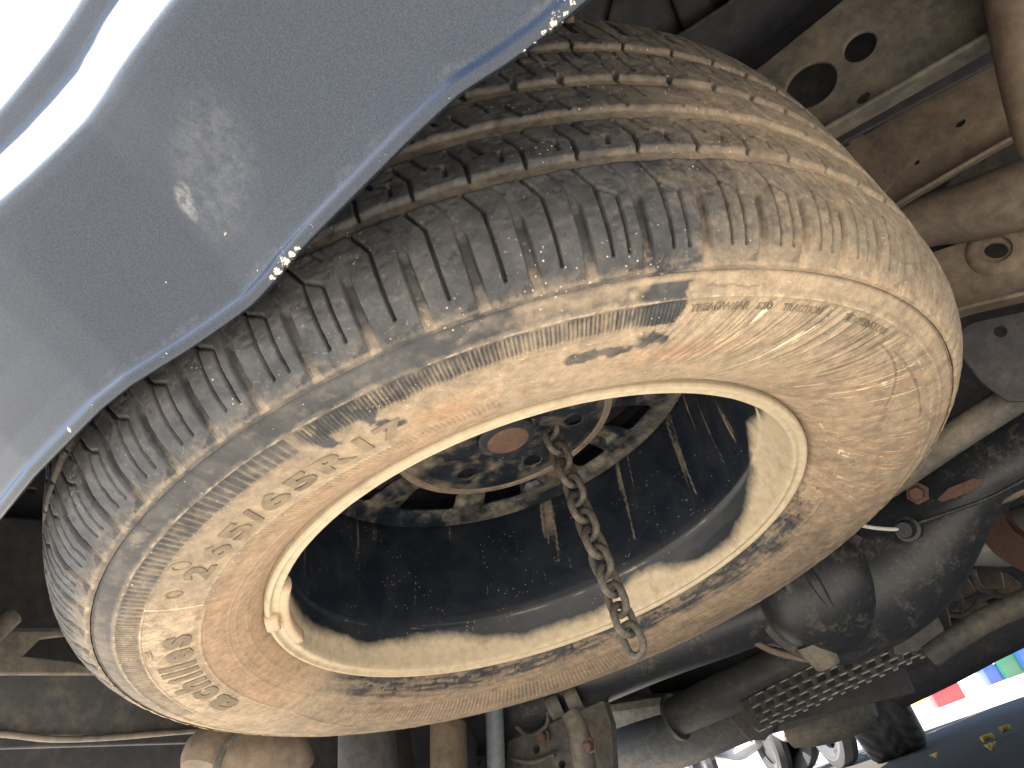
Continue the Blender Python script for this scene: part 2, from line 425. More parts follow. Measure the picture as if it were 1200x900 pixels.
blob(chip, 332, 309, 15, .42, 1.9, 45); blob(chip, 652, 24, 13, .40, 3.0, 40); blob(chip, 368, 272, 9, .36, 1.5, 40); blob(chip, 450, 190, 8, .33, 4, 40); blob(chip, 190, 425, 7, .34, 5, 30); blob(chip, 110, 485, 7, .33, 4, 30)
blob(scuff, 216, 232, 11, .40, 1.7, 50); blob(scuff, 224, 246, 8, .30, 1.8, 70)
rng = np.random.RandomState(4)
for x, y, L, an in [(186, 202, 10, 70), (192, 210, 9, 70), (112, 185, 9, 65), (115, 190, 8, 65), (90, 217, 7, 65), (60, 90, 10, 110), (75, 62, 9, 110), (50, 110, 8, 110), (205, 203, 6, 80), (150, 210, 8, 20), (120, 160, 9, 130)]:
    blob(chip, x, y, .75, .47, L, an)
blob(scuff, 250, 200, 55, .08, 1.6, 40)
U2 = uu[:, None]*60
dustb = .06*fbm(uu[:, None]*14, pz[None]*20, 8)+.35*np.exp(-((pz-.0085)/.003)**2)[None]*fbm(U2, pz[None]*150, 9)*(po > .004)[None]+.12*np.exp(-(pz/.02)**2)[None]
bme = grid_mesh('rear_bumper', BV, attrs={'chip': chip, 'scuff': scuff, 'dust': dustb})
bumper = own(link('rear_bumper', bme, M['bumper'], car, 'dark blue metallic rear bumper with a chipped rolled lower lip'))
s_ = bumper.modifiers.new('thickness', 'SOLIDIFY'); s_.thickness = .003; s_.offset = -1 if True else 1

# --- body that shades the underside
own(box('body_shell', (0, 2.03, 1.42), (1.84, 4.94, .80), M['dark'], car, bev=.03))
own(box('floor_pan', (0, 2.0, 1.0), (1.80, 4.84, .012), M['dark'], car, bev=.002))
for s in (-1, 1):
    own(box('side_sill', (s*.90, 1.95, .74), (.05, 4.7, .50), M['dark'], car, bev=.01))
own(box('front_valance', (0, 4.45, .66), (1.7, .10, .5), M['dark'], car, bev=.02))
own(box('front_subframe', (0.0, 3.3, .62), (1.0, .9, .34), M['dark'], car, bev=.03))

# --- crossmember at the rear, pierced with lightening holes
YC = .17
f3 = lambda x, y: at_y(x, y, YC)
own(plate('rear_crossmember', [(720, 330), (700, 200), (888, 80), (987, 0), (1110, -85), (1240, -190), (1300, -120), (1167, 52), (985, 156), (790, 272)], f3, .006, M['frame'], car,
      holes=[ellipse((950, 99), 34, 23, -38), ellipse((1007.5, 54), 22, 15, -42), ellipse((1011, 114.5), 8.5, 5.5, -35)], bev=.0015))
own(plate('crossmember_back', [(700, 330), (680, 200), (888, 60), (987, -20), (1110, -105), (1240, -210), (1320, -120), (1190, 60), (1000, 160), (790, 290)], lambda x, y: at_y(x, y, YC+.075), .006, M['dark'], car, bev=.0015))
# flange folded back under it
fa = [at_y(790, 272, YC), at_y(985, 156, YC), at_y(1167, 52, YC), at_y(1240, 8, YC)]
def strip(name, A, off, mat, parent, thick=.005, label=None):
    A = np.array(A); V = np.stack([A, A+np.asarray(off)], 1)
    me = grid_mesh(name, V); me.polygons.foreach_set('use_smooth', [False]*len(me.polygons))
    o = link(name, me, mat, parent, label); md = o.modifiers.new('t', 'SOLIDIFY'); md.thickness = thick; md.offset = 0
    b = o.modifiers.new('bevel', 'BEVEL'); b.width = .0015; b.segments = 2
    return own(o)
strip('crossmember_flange', fa, (0.0, -.028, -.004), M['frame'], car)
strip('crossmember_upper_beam', [at_y(700, 160, YC+.05), at_y(859, 63, YC+.05), at_y(929, 0, YC+.05), at_y(1060, -110, YC+.05)], (.02, -.085, -.012), M['dark'], car)
own(plate('inner_rail', [(880, 290), (985, 176), (1100, 105), (1190, 58), (1230, 140), (1160, 178), (1060, 236), (960, 300)], lambda x, y: at_y(x, y, .34), .006, M['brown'], car,
      holes=[ellipse((1074, 190), 4, 2.6, -30), ellipse((1125, 144), 7, 4, -35)], bev=.0015))
strip('inner_rail_flange', [at_y(985, 285, .34), at_y(1060, 238, .34), at_y(1160, 180, .34), at_y(1230, 142, .34)], (0, -.02, -.006), M['brown'], car)
own(plate('gusset_plate', [(940, 180), (1006, 150), (1046, 214), (1000, 262), (950, 240)], lambda x, y: at_y(x, y, .30), .005, M['brown'], car, holes=[ellipse((991, 169), 4.5, 3, 0), ellipse((1038, 200), 2, 3.5, 0)], bev=.001))
own(plate('side_plate', [(1105, 225), (1180, 90), (1290, 60), (1290, 215), (1170, 235)], lambda x, y: at_y(x, y, .52), .006, M['frame'], car, bev=.0015))
# hanger tube at the right edge
tube('exhaust_hanger_tube', [at_y(1182, -60, .13), at_y(1190, 0, .13), at_y(1204, 70, .13), at_y(1222, 150, .13), at_y(1240, 190, .13)], [.024, .024, .024, .022, .020], M['brown'], car, 28, dens=4)
own(bpy.data.objects['exhaust_hanger_tube'])
# tail pipe
own(tube('tail_pipe', [at_y(960, 312, .40), at_y(1072, 264, .40), at_y(1135, 248, .40), at_y(1200, 228, .40), at_y(1300, 196, .40)], [.030, .031, .036, .040, .044], M['brown'], car, 36, dens=4))
# spring bracket with a punched hole and dished boss
YB = .42
own(plate('spring_bracket', [(1040, 320), (1090, 296), (1150, 275), (1230, 262), (1260, 340), (1200, 352), (1140, 366), (1060, 390)], lambda x, y: at_y(x, y, YB), .006, M['brown'], car, holes=[ellipse((1167, 293), 14, 9, 0)], bev=.0015))
strip('bracket_flange', [at_y(1075, 386, YB), at_y(1140, 366, YB), at_y(1200, 352, YB), at_y(1260, 340, YB)], (0, -.035, -.004), M['brown'], car)
c_ = at_y(1167, 293, YB-.002)
own(link('bracket_boss', lathe_me('bracket_boss', [(.0155, .002), (.017, -.003), (.024, -.004), (.030, -.001), (.033, .004)], c_, (0, 1, 0), 32), M['brown'], car))
own(plate('lower_bracket', [(1110, 395), (1140, 378), (1260, 352), (1280, 470), (1180, 470), (1150, 448), (1128, 420)], lambda x, y: at_y(x, y, .50), .008, M['dark'], car, holes=[ellipse((1172, 388), 8, 6.5, 0)], bev=.002))
own(box('inner_arch', (.55, .95, .68), (.5, .05, .42), M['dark'], car, bev=.01))
own(box('heat_baffle', (.0, .98, .80), (1.6, .03, .36), M['dark'], car, bev=.01))
# lateral rod
own(tube('panhard_rod', [at_y(1000, 592, .55), at_y(1060, 552, .55), at_y(1117, 513, .55), at_y(1200, 459, .55), at_y(1330, 372, .55)], .0200, M['frame'], car, 28, dens=3))

# --- rear axle
YA = .74
apx = [(540, 855), (640, 812), (760, 762), (850, 730), (930, 700)]
axl = [at_y(*p, YA) for p in apx]
own(tube('axle_tube', axl, [36*px_size(p) for p in axl], M['axle'], car, 32, dens=4))
up = [(1330, 400, 505), (1215, 478, 568), (1160, 508, 594), (1125, 532, 624), (1090, 556, 674), (1055, 580, 722), (1010, 606, 757), (965, 628, 773), (915, 652, 768), (878, 700, 757), (850, 728, 760)]
pR = [at_y(x, (a+b)/2, YA) for x, a, b in up][::-1]
rR = [abs(b-a)/2*px_size(at_y(x, (a+b)/2, YA)) for x, a, b in up][::-1]
axle = own(tube('axle_housing', pR, rR, M['axle'], car, 56, dens=6, sq=(.62, 1)))
# differential cover facing the rear
dc = at_y(962, 690, YA-.020)
rad = 80*px_size(dc)
cover = own(link('differential_cover', lathe_me('differential_cover', [(.001, -.075), (.3*rad, -.073), (.55*rad, -.064), (.76*rad, -.046), (.84*rad, -.034), (.87*rad, -.028), (.91*rad, -.026), (1.00*rad, -.023), (1.05*rad, -.012), (1.10*rad, .01), (1.0*rad, .02)], dc, (0.03, 1, .18), 72), M['axle'], car))
for x, y, x2, y2 in ((902, 640, 935, 705), (938, 650, 975, 712)):
    a = at_y(x, y, YA-.086); b = at_y(x2, y2, YA-.084)
    own(tube('cover_rib', [a, (a+b)/2+np.array([0, -.006, 0]), b], [.006, .010, .006], M['axle'], car, 12, dens=4))
lw = [(1330, 505), (1215, 568), (1160, 594), (1125, 624), (1090, 674), (1055, 722), (1010, 758), (965, 773), (915, 766), (885, 752), (868, 738)]
own(tube('axle_weld_seam', [at_y(*p, YA-.012) for p in lw], 0.0055, M['brown'], car, 10, dens=3))
own(link('drain_plug', lathe_me('drain_plug', [(.001, -.010), (.019, -.010), (.021, -.006), (.028, .016), (.032, .03)], at_y(968, 773, YA-.02), (0, -.2, 1), 24), M['frame'], car))
def bolt(name, p, axis, r, h, parent, mat='rust'):
    o = link(name, lathe_me(name, [(.0005, -h), (r*.85, -h), (r, -h*.82), (r, 0), (r*1.0, 0), (r*1.5, .0005), (r*1.5, .003)], p, axis, 6), M[mat], parent)
    smooth(o.data, False); return own(o)
bolt('axle_bolt', at_y(1075, 578, YA-.065), (.1, 1, .2), .011, .013, car)
own(link('breather_fitting', lathe_me('breather_fitting', [(.001, -.02), (.011, -.02), (.013, -.014), (.013, -.004), (.018, -.003), (.018, .012)], at_y(1064, 620, YA-.07), (.2, 1, .1), 20), M['axle'], car))
own(tube('breather_hose', [at_y(960, 606, .62), at_y(990, 610, .63), at_y(1015, 617, .64), at_y(1040, 620, .65), at_y(1058, 620, YA-.085)], .0028, M['hose'], car, 10, dens=5))
own(tube('brake_pipe', [at_y(1060, 618, YA-.075), at_y(1110, 601, YA-.07), at_y(1170, 578, YA-.07), at_y(1260, 528, YA-.07)], .0028, M['axle'], car, 8, dens=4))
own(plate('rust_scab', [(1098, 585), (1112, 572), (1140, 561), (1152, 562), (1146, 572), (1120, 583), (1104, 588)], lambda x, y: at_y(x, y, YA-.064), .001, M['rust'], car, bev=0))

# --- exhaust beyond the axle: muffler, perforated shield, pipes
YM = 1.25
mu = [at_y(788, 842, YM), at_y(860, 808, YM), at_y(950, 768, YM), at_y(1040, 722, YM), at_y(1080, 700, YM)]
muffler = own(tube('muffler', mu, [.052, .060, .062, .06, .055], M['tank'], car, 32, sq=(1, .8), dens=4))
own(tube('muffler_end_seam', [mu[0]+np.array([.004, 0, 0]), mu[0]+np.array([.014, 0, 0])], [.061, .061], M['tank'], car, 32, sq=(1, .85)))
def perforated(name, A, B, nrow, parent):   # shield sheet with rows of slots cut through
    bm = bmesh.new(); nu, nv = 121, 25
    A = np.array(A); B = np.array(B); g = []
    for i in range(nu):
        row = []
        for j in range(nv):
            t = i/(nu-1); s = j/(nv-1)
            p = (A[0]*(1-t)+A[1]*t)*(1-s)+(B[0]*(1-t)+B[1]*t)*s + np.array([0, -.012*math.sin(math.pi*s), -.010*math.sin(math.pi*s)])
            row.append(bm.verts.new(p))
        g.append(row)
    for i in range(nu-1):
        for j in range(nv-1):
            hole = (j % 5 in (1, 2, 3)) and ((i+4*(j//5)) % 8 in (1, 2, 3, 4, 5)) and 4 < i < nu-8
            if not hole: bm.faces.new((g[i][j], g[i+1][j], g[i+1][j+1], g[i][j+1]))
    me = bm_mesh(bm, name, True); o = link(name, me, M['alu'], parent)
    md = o.modifiers.new('t', 'SOLIDIFY'); md.thickness = .002; return own(o)
perforated('heat_shield', [at_y(868, 822, 1.12), at_y(1108, 700, 1.12)], [at_y(890, 858, 1.0), at_y(1116, 756, 1.0)], 3, car)
own(box('shield_backing', at_y(965, 808, 1.24), (.34, .02, .09), M['dark'], car, rot=Matrix.Rotation(.12, 3, 'Y'), bev=.004))
own(plate('transfer_case', [(640, 880), (660, 830), (760, 815), (870, 800), (880, 850), (800, 885), (700, 905)], lambda x, y: at_y(x, y, 1.62), .25, M['under'], car, bev=.03))
own(plate('shield_bracket', [(1040, 745), (1075, 712), (1095, 714), (1108, 742), (1085, 760), (1050, 768)], lambda x, y: at_y(x, y, 1.0), .004, M['under'], car, bev=.001))
own(tube('exhaust_pipe', [at_y(830, 868, 1.5), at_y(880, 848, 1.5), at_y(960, 823, 1.5), at_y(1030, 785, 1.5), at_y(1100, 752, 1.5), at_y(1160, 722, 1.5), at_y(1320, 650, 1.5)], [.036, .036, .034, .030, .028, .030, .032], M['under'], car, 24, dens=4))
own(tube('transmission_case', [at_y(925, 858, 1.55), at_y(960, 846, 1.55), at_y(1000, 830, 1.55), at_y(1018, 822, 1.55)], [.042, .058, .060, .040], M['frame'], car, 28, sq=(1, .9), dens=3))
own(tube('propeller_shaft', [at_y(660, 930, 1.45), at_y(720, 892, 1.45), at_y(800, 864, 1.45), at_y(862, 842, 1.45), at_y(900, 832, 1.45)], [.062, .070, .066, .058, .05], M['tank'], car, 36, dens=4))
own(plate('shaft_bracket', [(845, 832), (880, 826), (908, 826), (912, 846), (895, 868), (878, 868), (862, 850)], lambda x, y: at_y(x, y, 1.30), .012, M['under'], car, bev=.003))
# right middle clutter behind the axle
own(tube('inner_cv_pipe', [at_y(1120, 645, 1.2), at_y(1200, 628, 1.2), at_y(1320, 600, 1.2)], [.03, .055, .06], M['alu'], car, 28, dens=3))
own(link('brake_disc', lathe_me('brake_disc', [(.05, -.01), (.11, -.01), (.112, 0), (.11, .01), (.05, .01)], at_y(1215, 600, 1.05), (.6, 1, .1), 48), M['rust'], car))
own(tube('stabiliser_bar', [at_y(1090, 770, 1.0), at_y(1130, 742, 1.0), at_y(1165, 722, 1.0), at_y(1260, 680, 1.0)], .020, M['under'], car, 20, dens=4))
for k, (x, y, s) in enumerate([(1125, 690, .05), (1160, 680, .05), (1150, 710, .03), (1185, 690, .06), (1100, 700, .03), (1170, 655, .04)]):
    own(box('clutter_bracket', at_y(x, y, 1.35+.05*k), (s, .04, s*.7), M['brown'], car, rot=Matrix.Rotation(.4*k, 3, 'Y'), bev=.006))
for pts in ([(1085, 690), (1100, 715), (1130, 720), (1150, 700)], [(1110, 680), (1125, 700), (1128, 720)], [(1140, 668), (1150, 690), (1180, 700)]):
    own(tube('brake_hose', [at_y(*p, 1.25) for p in pts], .006, M['under'], car, 8, dens=4))
own(box('rear_underseal_panel', (-.1, 1.9, .62), (1.5, .06, .44), M['dark'], car, bev=.01))
own(tube('torsion_tube', [at_y(1040, 800, 2.0), at_y(1100, 770, 2.0), at_y(1180, 730, 2.0), at_y(1300, 680, 2.0)], [.075, .075, .07, .07], M['dark'], car, 24, dens=3))

# --- lower middle: shock absorber and spring seat
own(tube('shock_absorber', [at_y(577, 800, .66), at_y(580, 850, .66), at_y(583, 960, .66)], .0165, M['shock'], car, 28))
own(plate('spring_seat_bracket', [(596, 838), (640, 812), (700, 800), (716, 850), (722, 960), (590, 960)], lambda x, y: at_y(x, y, .72), .02, M['under'], car, holes=[ellipse((628, 878), 4, 5, 0), ellipse((658, 896), 4, 5, 0)], bev=.003))
own(tube('lower_link_arm', [at_y(668, 835, .66), at_y(680, 865, .66), at_y(692, 960, .66)], [.016, .019, .020], M['frame'], car, 20, dens=3))
bolt('seat_bolt', at_y(637, 862, .71), (0, 1, .1), .009, .012, car); bolt('seat_bolt', at_y(691, 874, .645), (0, 1, .1), .009, .012, car)
for pts in ([(598, 842), (618, 862), (640, 850), (642, 832)], [(545, 845), (549, 858), (560, 856)], [(530, 890), (548, 897), (566, 892)], [(600, 890), (625, 893), (650, 884)]):
    own(tube('brake_hose', [at_y(*p, .70) for p in pts], .004, M['under'], car, 8, dens=4))
for (x, y, ra) in ((650, 828, 13), (672, 820, 14)):
    c = at_y(x, y, .69)
    own(link('bush_eye', lathe_me('bush_eye', [(ra*.5*px_size(c), -.012), (ra*px_size(c), -.012), (ra*1.05*px_size(c), 0), (ra*px_size(c), .012), (ra*.5*px_size(c), .012)], c, (1, .5, .1), 28), M['frame'], car))
own(tube('coil_cover', [at_x(525, 850, -.57), at_x(527, 960, -.57)], .030, M['brown'], car, 24))
ax_ = lambda X: (lambda x, y: at_x(x, y, X))
own(tube('rubber_bump_stop', [at_x(430, 846, -.52), at_x(432, 960, -.52)], .040, M['dark'], car, 24))
# lower left: inner panel with rolled pale lip, tan bracket, rounded canister
own(plate('inner_side_panel', [(-120, 790), (20, 780), (110, 790), (260, 800), (330, 846), (250, 856), (130, 862), (0, 862), (-120, 858)], ax_(-.56), .006, M['tank'], car, bev=.002))
own(tube('panel_lip', [at_x(x, y, -.555) for x, y in ((-120, 856), (0, 860), (60, 866), (130, 864), (215, 857), (300, 851), (380, 846))], .0034, M['frame'], car, 10, dens=4))
own(plate('lamp_bracket', [(-60, 742), (18, 738), (80, 738), (84, 744), (48, 748), (28, 768), (90, 775), (120, 790), (-60, 790)], ax_(-.52), .006, M['frame'], car, bev=.002))
own(plate('closing_panel', [(-100, 520), (90, 480), (240, 800), (240, 870), (-100, 880)], ax_(-.64), .006, M['dark'], car, holes=[ellipse((38, 574), 7, 3.5, 0)], bev=.0015))
own(plate('closing_panel_step', [(-60, 600), (30, 606), (110, 612), (110, 740), (-60, 740)], ax_(-.61), .02, M['dark'], car, bev=.004))
own(tube('left_tow_hook', [at_x(-40, 772, -.48), at_x(-10, 745, -.48), at_x(14, 722, -.48)], .010, M['under'], car, 14, dens=3))
own(tube('canister', [at_x(236, 905, -.46), at_x(250, 884, -.46), at_x(290, 880, -.46), at_x(330, 882, -.46), at_x(350, 905, -.46)], [.022, .032, .036, .032, .022], M['brown'], car, 28, dens=4))
own(tube('canister_strap', [at_x(252, 905, -.42), at_x(262, 878, -.42), at_x(278, 862, -.42)], .004, M['frame'], car, 8, dens=3))
own(plate('tank_side', [(350, 840), (560, 820), (560, 960), (350, 960)], ax_(-.66), .01, M['dark'], car, bev=.003))
# top centre: stiffened floor above the wheel
for k, (x0, y0, x1, y1) in enumerate([(700, 130, 760, -80), (830, 60, 790, -60)]):
    a = at_z(x0, y0, .985); b = at_z(x1, y1, .985)
    own(tube('floor_stiffener', [a, b], .020, M['dark'], car, 12, sq=(1, .5)))
own(plate('floor_patch', [(850, -60), (930, -60), (905, 20), (868, 52), (858, 40)], lambda x, y: at_z(x, y, .97), .006, M['frame'], car, bev=.001))

# --- front wheel far off under the nose
def wheel(parent, c, ax, rr, wd, mat_t, mat_r, seg=72, lug=True):
    ax = np.array(ax, float); ax /= np.linalg.norm(ax)
    pr = [(rr*.60, -wd*.38), (rr*.66, -wd*.47), (rr*.82, -wd*.52), (rr*.94, -wd*.47), (rr*.985, -wd*.38), (rr, -wd*.2), (rr, 0), (rr, wd*.2), (rr*.985, wd*.38), (rr*.94, wd*.47), (rr*.82, wd*.52), (rr*.66, wd*.47), (rr*.60, wd*.38)]
    if lug:
        pr = np.array(pr); t = np.linspace(0, 1, 40); l = np.r_[0, np.cumsum(np.hypot(*np.diff(pr, axis=0).T))]; l /= l[-1]
        P2 = np.stack([np.interp(t, l, pr[:, 0]), np.interp(t, l, pr[:, 1])], 1)
        x, y, d = frame_along(ax); n = 192; a = np.linspace(0, 2*np.pi, n, endpoint=False)
        hh = np.where((P2[None, :, 0] > rr*.93), ((np.sin(a[:, None]*24+4*np.sin(P2[None, :, 1]/wd*9)) > .55) | (abs(abs(P2[None, :, 1])-wd*.16) < wd*.03))*-.009, 0)
        rd = P2[None, :, 0]+hh
        V = np.asarray(c)+rd[..., None]*(np.cos(a)[:, None, None]*x+np.sin(a)[:, None, None]*y)+P2[None, :, 1, None]*d
        me = grid_mesh('tyre', V, close_u=True)
    else: me = lathe_me('tyre', pr, c, ax, seg)
    t_ = link('tyre', me, mat_t, parent)
    r_ = link('wheel_rim', lathe_me('wheel_rim', [(rr*.61, -wd*.40), (rr*.58, -wd*.42), (rr*.55, -wd*.3), (rr*.52, wd*.05), (rr*.25, wd*.1), (rr*.2, wd*.02), (rr*.001, wd*.02)], c, ax, 48), mat_r, parent)
    r2 = link('wheel_rim', lathe_me('wheel_rim', [(rr*.61, wd*.40), (rr*.58, wd*.42), (rr*.54, wd*.3), (rr*.35, wd*.25), (rr*.2, wd*.35), (rr*.001, wd*.36)], c, ax, 48), mat_r, parent)
    return t_, r_, r2
fw = bpy.data.objects.new('front_wheel', None); COL.objects.link(fw); fw.parent = car; own(fw)
fc = at_y(1040, 852, 3.7)
for s in (-1, 1):
    rw = bpy.data.objects.new('rear_wheel', None); COL.objects.link(rw); rw.parent = car; own(rw)
    wheel(rw, (s*.78, .78, .39), (1, 0, 0), .39, .25, M['rubber2'], M['dark'])
wheel(fw, (fc[0], fc[1], .39), (1, .18, 0), .39, .27, M['rubber2'], M['dark'])

# ------------------------------------------------------------------ slung spare wheel
spare = empty('spare_wheel', 'dusty spare tyre on a black steel rim slung flat under the vehicle', 'spare wheel')
mw = Matrix.Identity(4)
for i in range(3):
    for j in range(3): mw[i][j] = M_TW[i, j]
    mw[i][3] = W0[i]
spare.matrix_world = mw
def T_plane(px, py, z):
    d = A_T @ np.array([(px-600)/F_PX, (450-py)/F_PX, 1.0]); t = (z-C_T[2])/d[2]; X = C_T+t*d
    return math.degrees(math.atan2(X[1], X[0])), math.hypot(X[0], X[1])
tyre = bpy.data.objects.new('tyre', None); COL.objects.link(tyre); tyre.parent = spare
Ro, HW, ZC, NE = .377617, .134535, .104582, 4.47546
zz = ZC+HW*np.sin(np.linspace(-np.pi/2, np.pi/2, 6001))*.99999
rr = .235+(Ro-.235)*(1-np.abs((zz-ZC)/HW)**NE)**(1/NE)
ss = np.r_[0, np.cumsum(np.hypot(np.diff(zz), np.diff(rr)))]; ss -= np.interp(ZC, zz, ss); ss *= 1000

# ---- tread
th = np.concatenate([np.arange(-172, 4, .1), np.arange(4, 188, .5)])
sv = np.concatenate([np.arange(-132.5, 60, .95), np.linspace(60, 112, 40)])
TH, SV = th[:, None], sv[None, :]
H = np.zeros((len(th), len(sv))); G = np.zeros_like(H)          # height (mm), groove-ness
MM = math.pi/180*377
def hole(depth, maskv):
    np.minimum(H, -depth*maskv, out=H)
tri = lambda x: 2*np.abs((x % 1)-.5)
zig = .9*(tri(th/5.15)[:, None]-.5)
for a, b, dp in ((-66, -57.5, 2.7), (-29.5, -19.5, 2.7), (4, 12, 2.6), (41.5, 49.5, 2.6)):
    wob = zig+(fbm(th[:, None]*.9, 0*sv[None]+a, 4, 3)-.5)*1.4
    mk = sst(a-1.6, a+1.0, SV+wob)*(1-sst(b-1.0, b+1.6, SV-wob))
    hole(dp, mk); G = np.maximum(G, mk)
def seg(idx, x0, y0, x1, y1, wd, dp):
    t0 = th[idx]; X = (t0*MM)[:, None]; Y = sv[None]
    ax, bx = x0*MM, x1*MM; dx, dy = bx-ax, y1-y0; L2 = dx*dx+dy*dy
    t = np.clip(((X-ax)*dx+(Y-y0)*dy)/L2, 0, 1)
    d = np.hypot(X-ax-t*dx, Y-y0-t*dy)
    mk = 1-sst(wd/2-.15, wd/2+.55, d)
    H[idx] = np.minimum(H[idx], -dp*mk)
def poly(pts, wd, dp):
    xs = [p[0] for p in pts]; idx = np.where((th > min(xs)-.6) & (th < max(xs)+.6))[0]
    if not len(idx): return
    for (a, b), (c, d) in zip(pts[:-1], pts[1:]): seg(idx, a, b, c, d, wd, dp)
notch = [-108.3, -102.9, -97.6, -92.9, -88.3, -83.8, -79.2, -74.2, -68.8, -63.2, -58.5, -53.6]
while notch[0] > -170: notch.insert(0, notch[0]-(5.3 if len(notch) % 3 else 4.8))
while notch[-1] < 184: notch.append(notch[-1]+(5.2 if len(notch) % 3 else 4.7))
rr_ = np.random.RandomState(11)
NG = np.zeros_like(H); TR = np.zeros_like(H)
for i in range(len(notch)-1):
    n0, P = notch[i], notch[i+1]-notch[i]
    single = -98 < n0 < -82 or (n0 > 20 and i % 9 < 3)
    jt = rr_.uniform(-.12, .12)
    # lateral notch
    idx = np.where((th > n0-1.6) & (th < n0+1.6))[0]
    if len(idx):
        le = np.interp(sv, [-131, -121, -91, -79], [n0-.50, n0-.42, n0-.36, n0-.34])
        re = np.interp(sv, [-131, -116, -90, -79], [n0+.50, n0+.44, n0+.38, n0-.22])
        dp = np.interp(sv, [-131, -126, -114, -92, -89, -78.5, -78], [.5, 1.8, 5.2, 5.8, 2.8, .8, 0])
        x = th[idx][:, None]
        mk = sst(-.10, .08, x-le[None])*(1-sst(-.08, .10, x-re[None]))*((sv > -131) & (sv < -78))[None]
        H[idx] = np.minimum(H[idx], -dp[None]*mk); NG[idx] = np.maximum(NG[idx], mk)
    poly([(n0-1.25, -66), (n0-.3, -79)], .9, .7)
    # foot triangle with hatching
    idx = np.where((th > n0-2.2) & (th < n0-.0))[0]
    if len(idx):
        x = (th[idx][:, None]-(n0-2.05))/1.95
        top = -128.3+6.0*x; mk = ((sv[None] > -128.4) & (sv[None] < top) & (x > 0) & (x < 1))
        hat = .15+.95*(np.sin(x*2*np.pi*9) > 0)
        H[idx] = np.minimum(H[idx], -hat*mk); TR[idx] = np.maximum(TR[idx], mk*(hat > .5))
    t0 = n0+P*(.50 if single else .40)+jt
    poly([(t0-1.15, -66.3), (t0, -80.8), (t0+.05, -119)], 1.2, 5)
    if not single:
        poly([(t0, -81.2), (t0+1.5, -88)], 1.1, 2.2); poly([(t0+1.5, -88), (t0+1.5, -119)], 1.15, 5)
    poly([(t0+1.2, -67), (t0+2.0, -74)], 1.0, 1.2)
    # rib 2
    poly([(t0-.95, -33.2), (t0, -45.1), (t0-.1, -57.9)], 1.6, 4)
    poly([(t0+.65, -30.3), (t0+1.5, -41.1)], 2.4, 2.6)
    poly([(t0+2.2, -42), (t0+2.95, -45)], .9, 1.5); poly([(t0+2.95, -45), (t0+2.85, -51)], 1.8, 3)
    # centre rib
    poly([(t0+.4, -6.6), (t0+1.3, -17.4)], 1.3, 2.6); poly([(t0+2.7, 2.6), (t0+3.5, -8.4)], 1.3, 2.6)
    # rib 4
    poly([(t0+1.3, 25.6), (t0+2.0, 13.5)], 1.5, 2.5); poly([(t0+2.0, 14.5), (t0+2.1, 10.5)], 3.4, 4)
    poly([(t0+3.3, 40), (t0+3.55, 31), (t0+4.2, 19.2)], 1.4, 3); poly([(t0+1.4, 40.3), (t0+1.6, 32.5)], 1.3, 2.4); poly([(t0+4.6, 40), (t0+5, 33)], 1.2, 2)
    # far shoulder
    poly([(t0+3.2, 86), (t0+5.2, 52)], 1.6, 4); poly([(t0+5.2, 52), (t0+4.9, 43)], 1.6, 4)
    poly([(t0+5.8, 92), (t0+6.3, 67)], 4.4, 4); poly([(t0+1.4, 80), (t0+2.4, 58)], 1.3, 2.5)
# ring line at the foot of the shoulder, wear and chunking
ringd = 1-sst(.35, 1.0, np.abs(SV+131.3)); hole(1.2, ringd)
H += (1-sst(.6, 1.4, np.abs(SV+129.6)))*.45
H += (fbm(TH*.8, SV*.22, 21, 4)-.5)*.9*sst(-.5, 0, H)
chunk = sst(.64, .72, fbm(TH*1.5, SV*.35, 33, 3)); H -= chunk*.40*(H > -.6)
def gb(t, s, rt, rs): return np.exp(-(((TH-t)/rt)**2+((SV-s)/rs)**2))
n1 = fbm(TH*.55, SV*.13, 50, 4); n2 = fbm(TH*2.2, SV*.5, 51, 3)
right = sst(-82, -52, TH+0*SV)
left = sst(-125, -150, TH+0*SV)
dust = -.05+.32*right*sst(40, -20, SV)+.24*right+.15*left+.22*sst(-112, -131, SV)+.10*sst(-70, -20, SV)  # heavier dust at right is real; low left value paints the bumper's shade
dust = dust+.26*G+.26*NG*sst(-90, -122, SV)-.02*NG+(n1-.5)*.24+(n2-.5)*.20-.25*TR+.25*(1-sst(.8, 2.2, np.abs(SV+129.2)))*n2
dust -= .20*sst(-.55, -.8, H/5)*(1-G)*(1-NG)                      # darker down in the sipes
scr = gb(-77.5, -112, 3.0, 10)*1.2+gb(-84, -98, 3.5, 12)*.8+gb(-73.0, -119, 2.2, 11)*1.7+gb(-79.8, -90, 1.5, 9)*.6+gb(-97, -80, 6, 9)*.35+gb(-71.2, -128, 1.6, 6)
dust = dust-.40*np.clip(scr, 0, 1)*sst(.35, .65, n2)
dust = np.clip(dust, .03, 1.05)
red = np.clip(.22*NG+.25*G*right+.35*right*sst(.5, .7, n1)-.05, 0, 1)
r0 = np.interp(sv, ss, rr); z0 = np.interp(sv, ss, zz)
tr, tz = np.gradient(r0), np.gradient(z0); ln = np.hypot(tr, tz); nr, nz = tz/ln, -tr/ln
r1 = r0[None]+H*.001*nr[None]; z1 = z0[None]+H*.001*nz[None]
ct, st = np.cos(np.radians(th))[:, None], np.sin(np.radians(th))[:, None]
tread = link('tread', grid_mesh('tread', np.stack([r1*ct, r1*st, z1], -1), close_u=True, attrs={'dust': dust, 'red': red, 'pale': np.zeros_like(H)}), M['tread'], tyre)

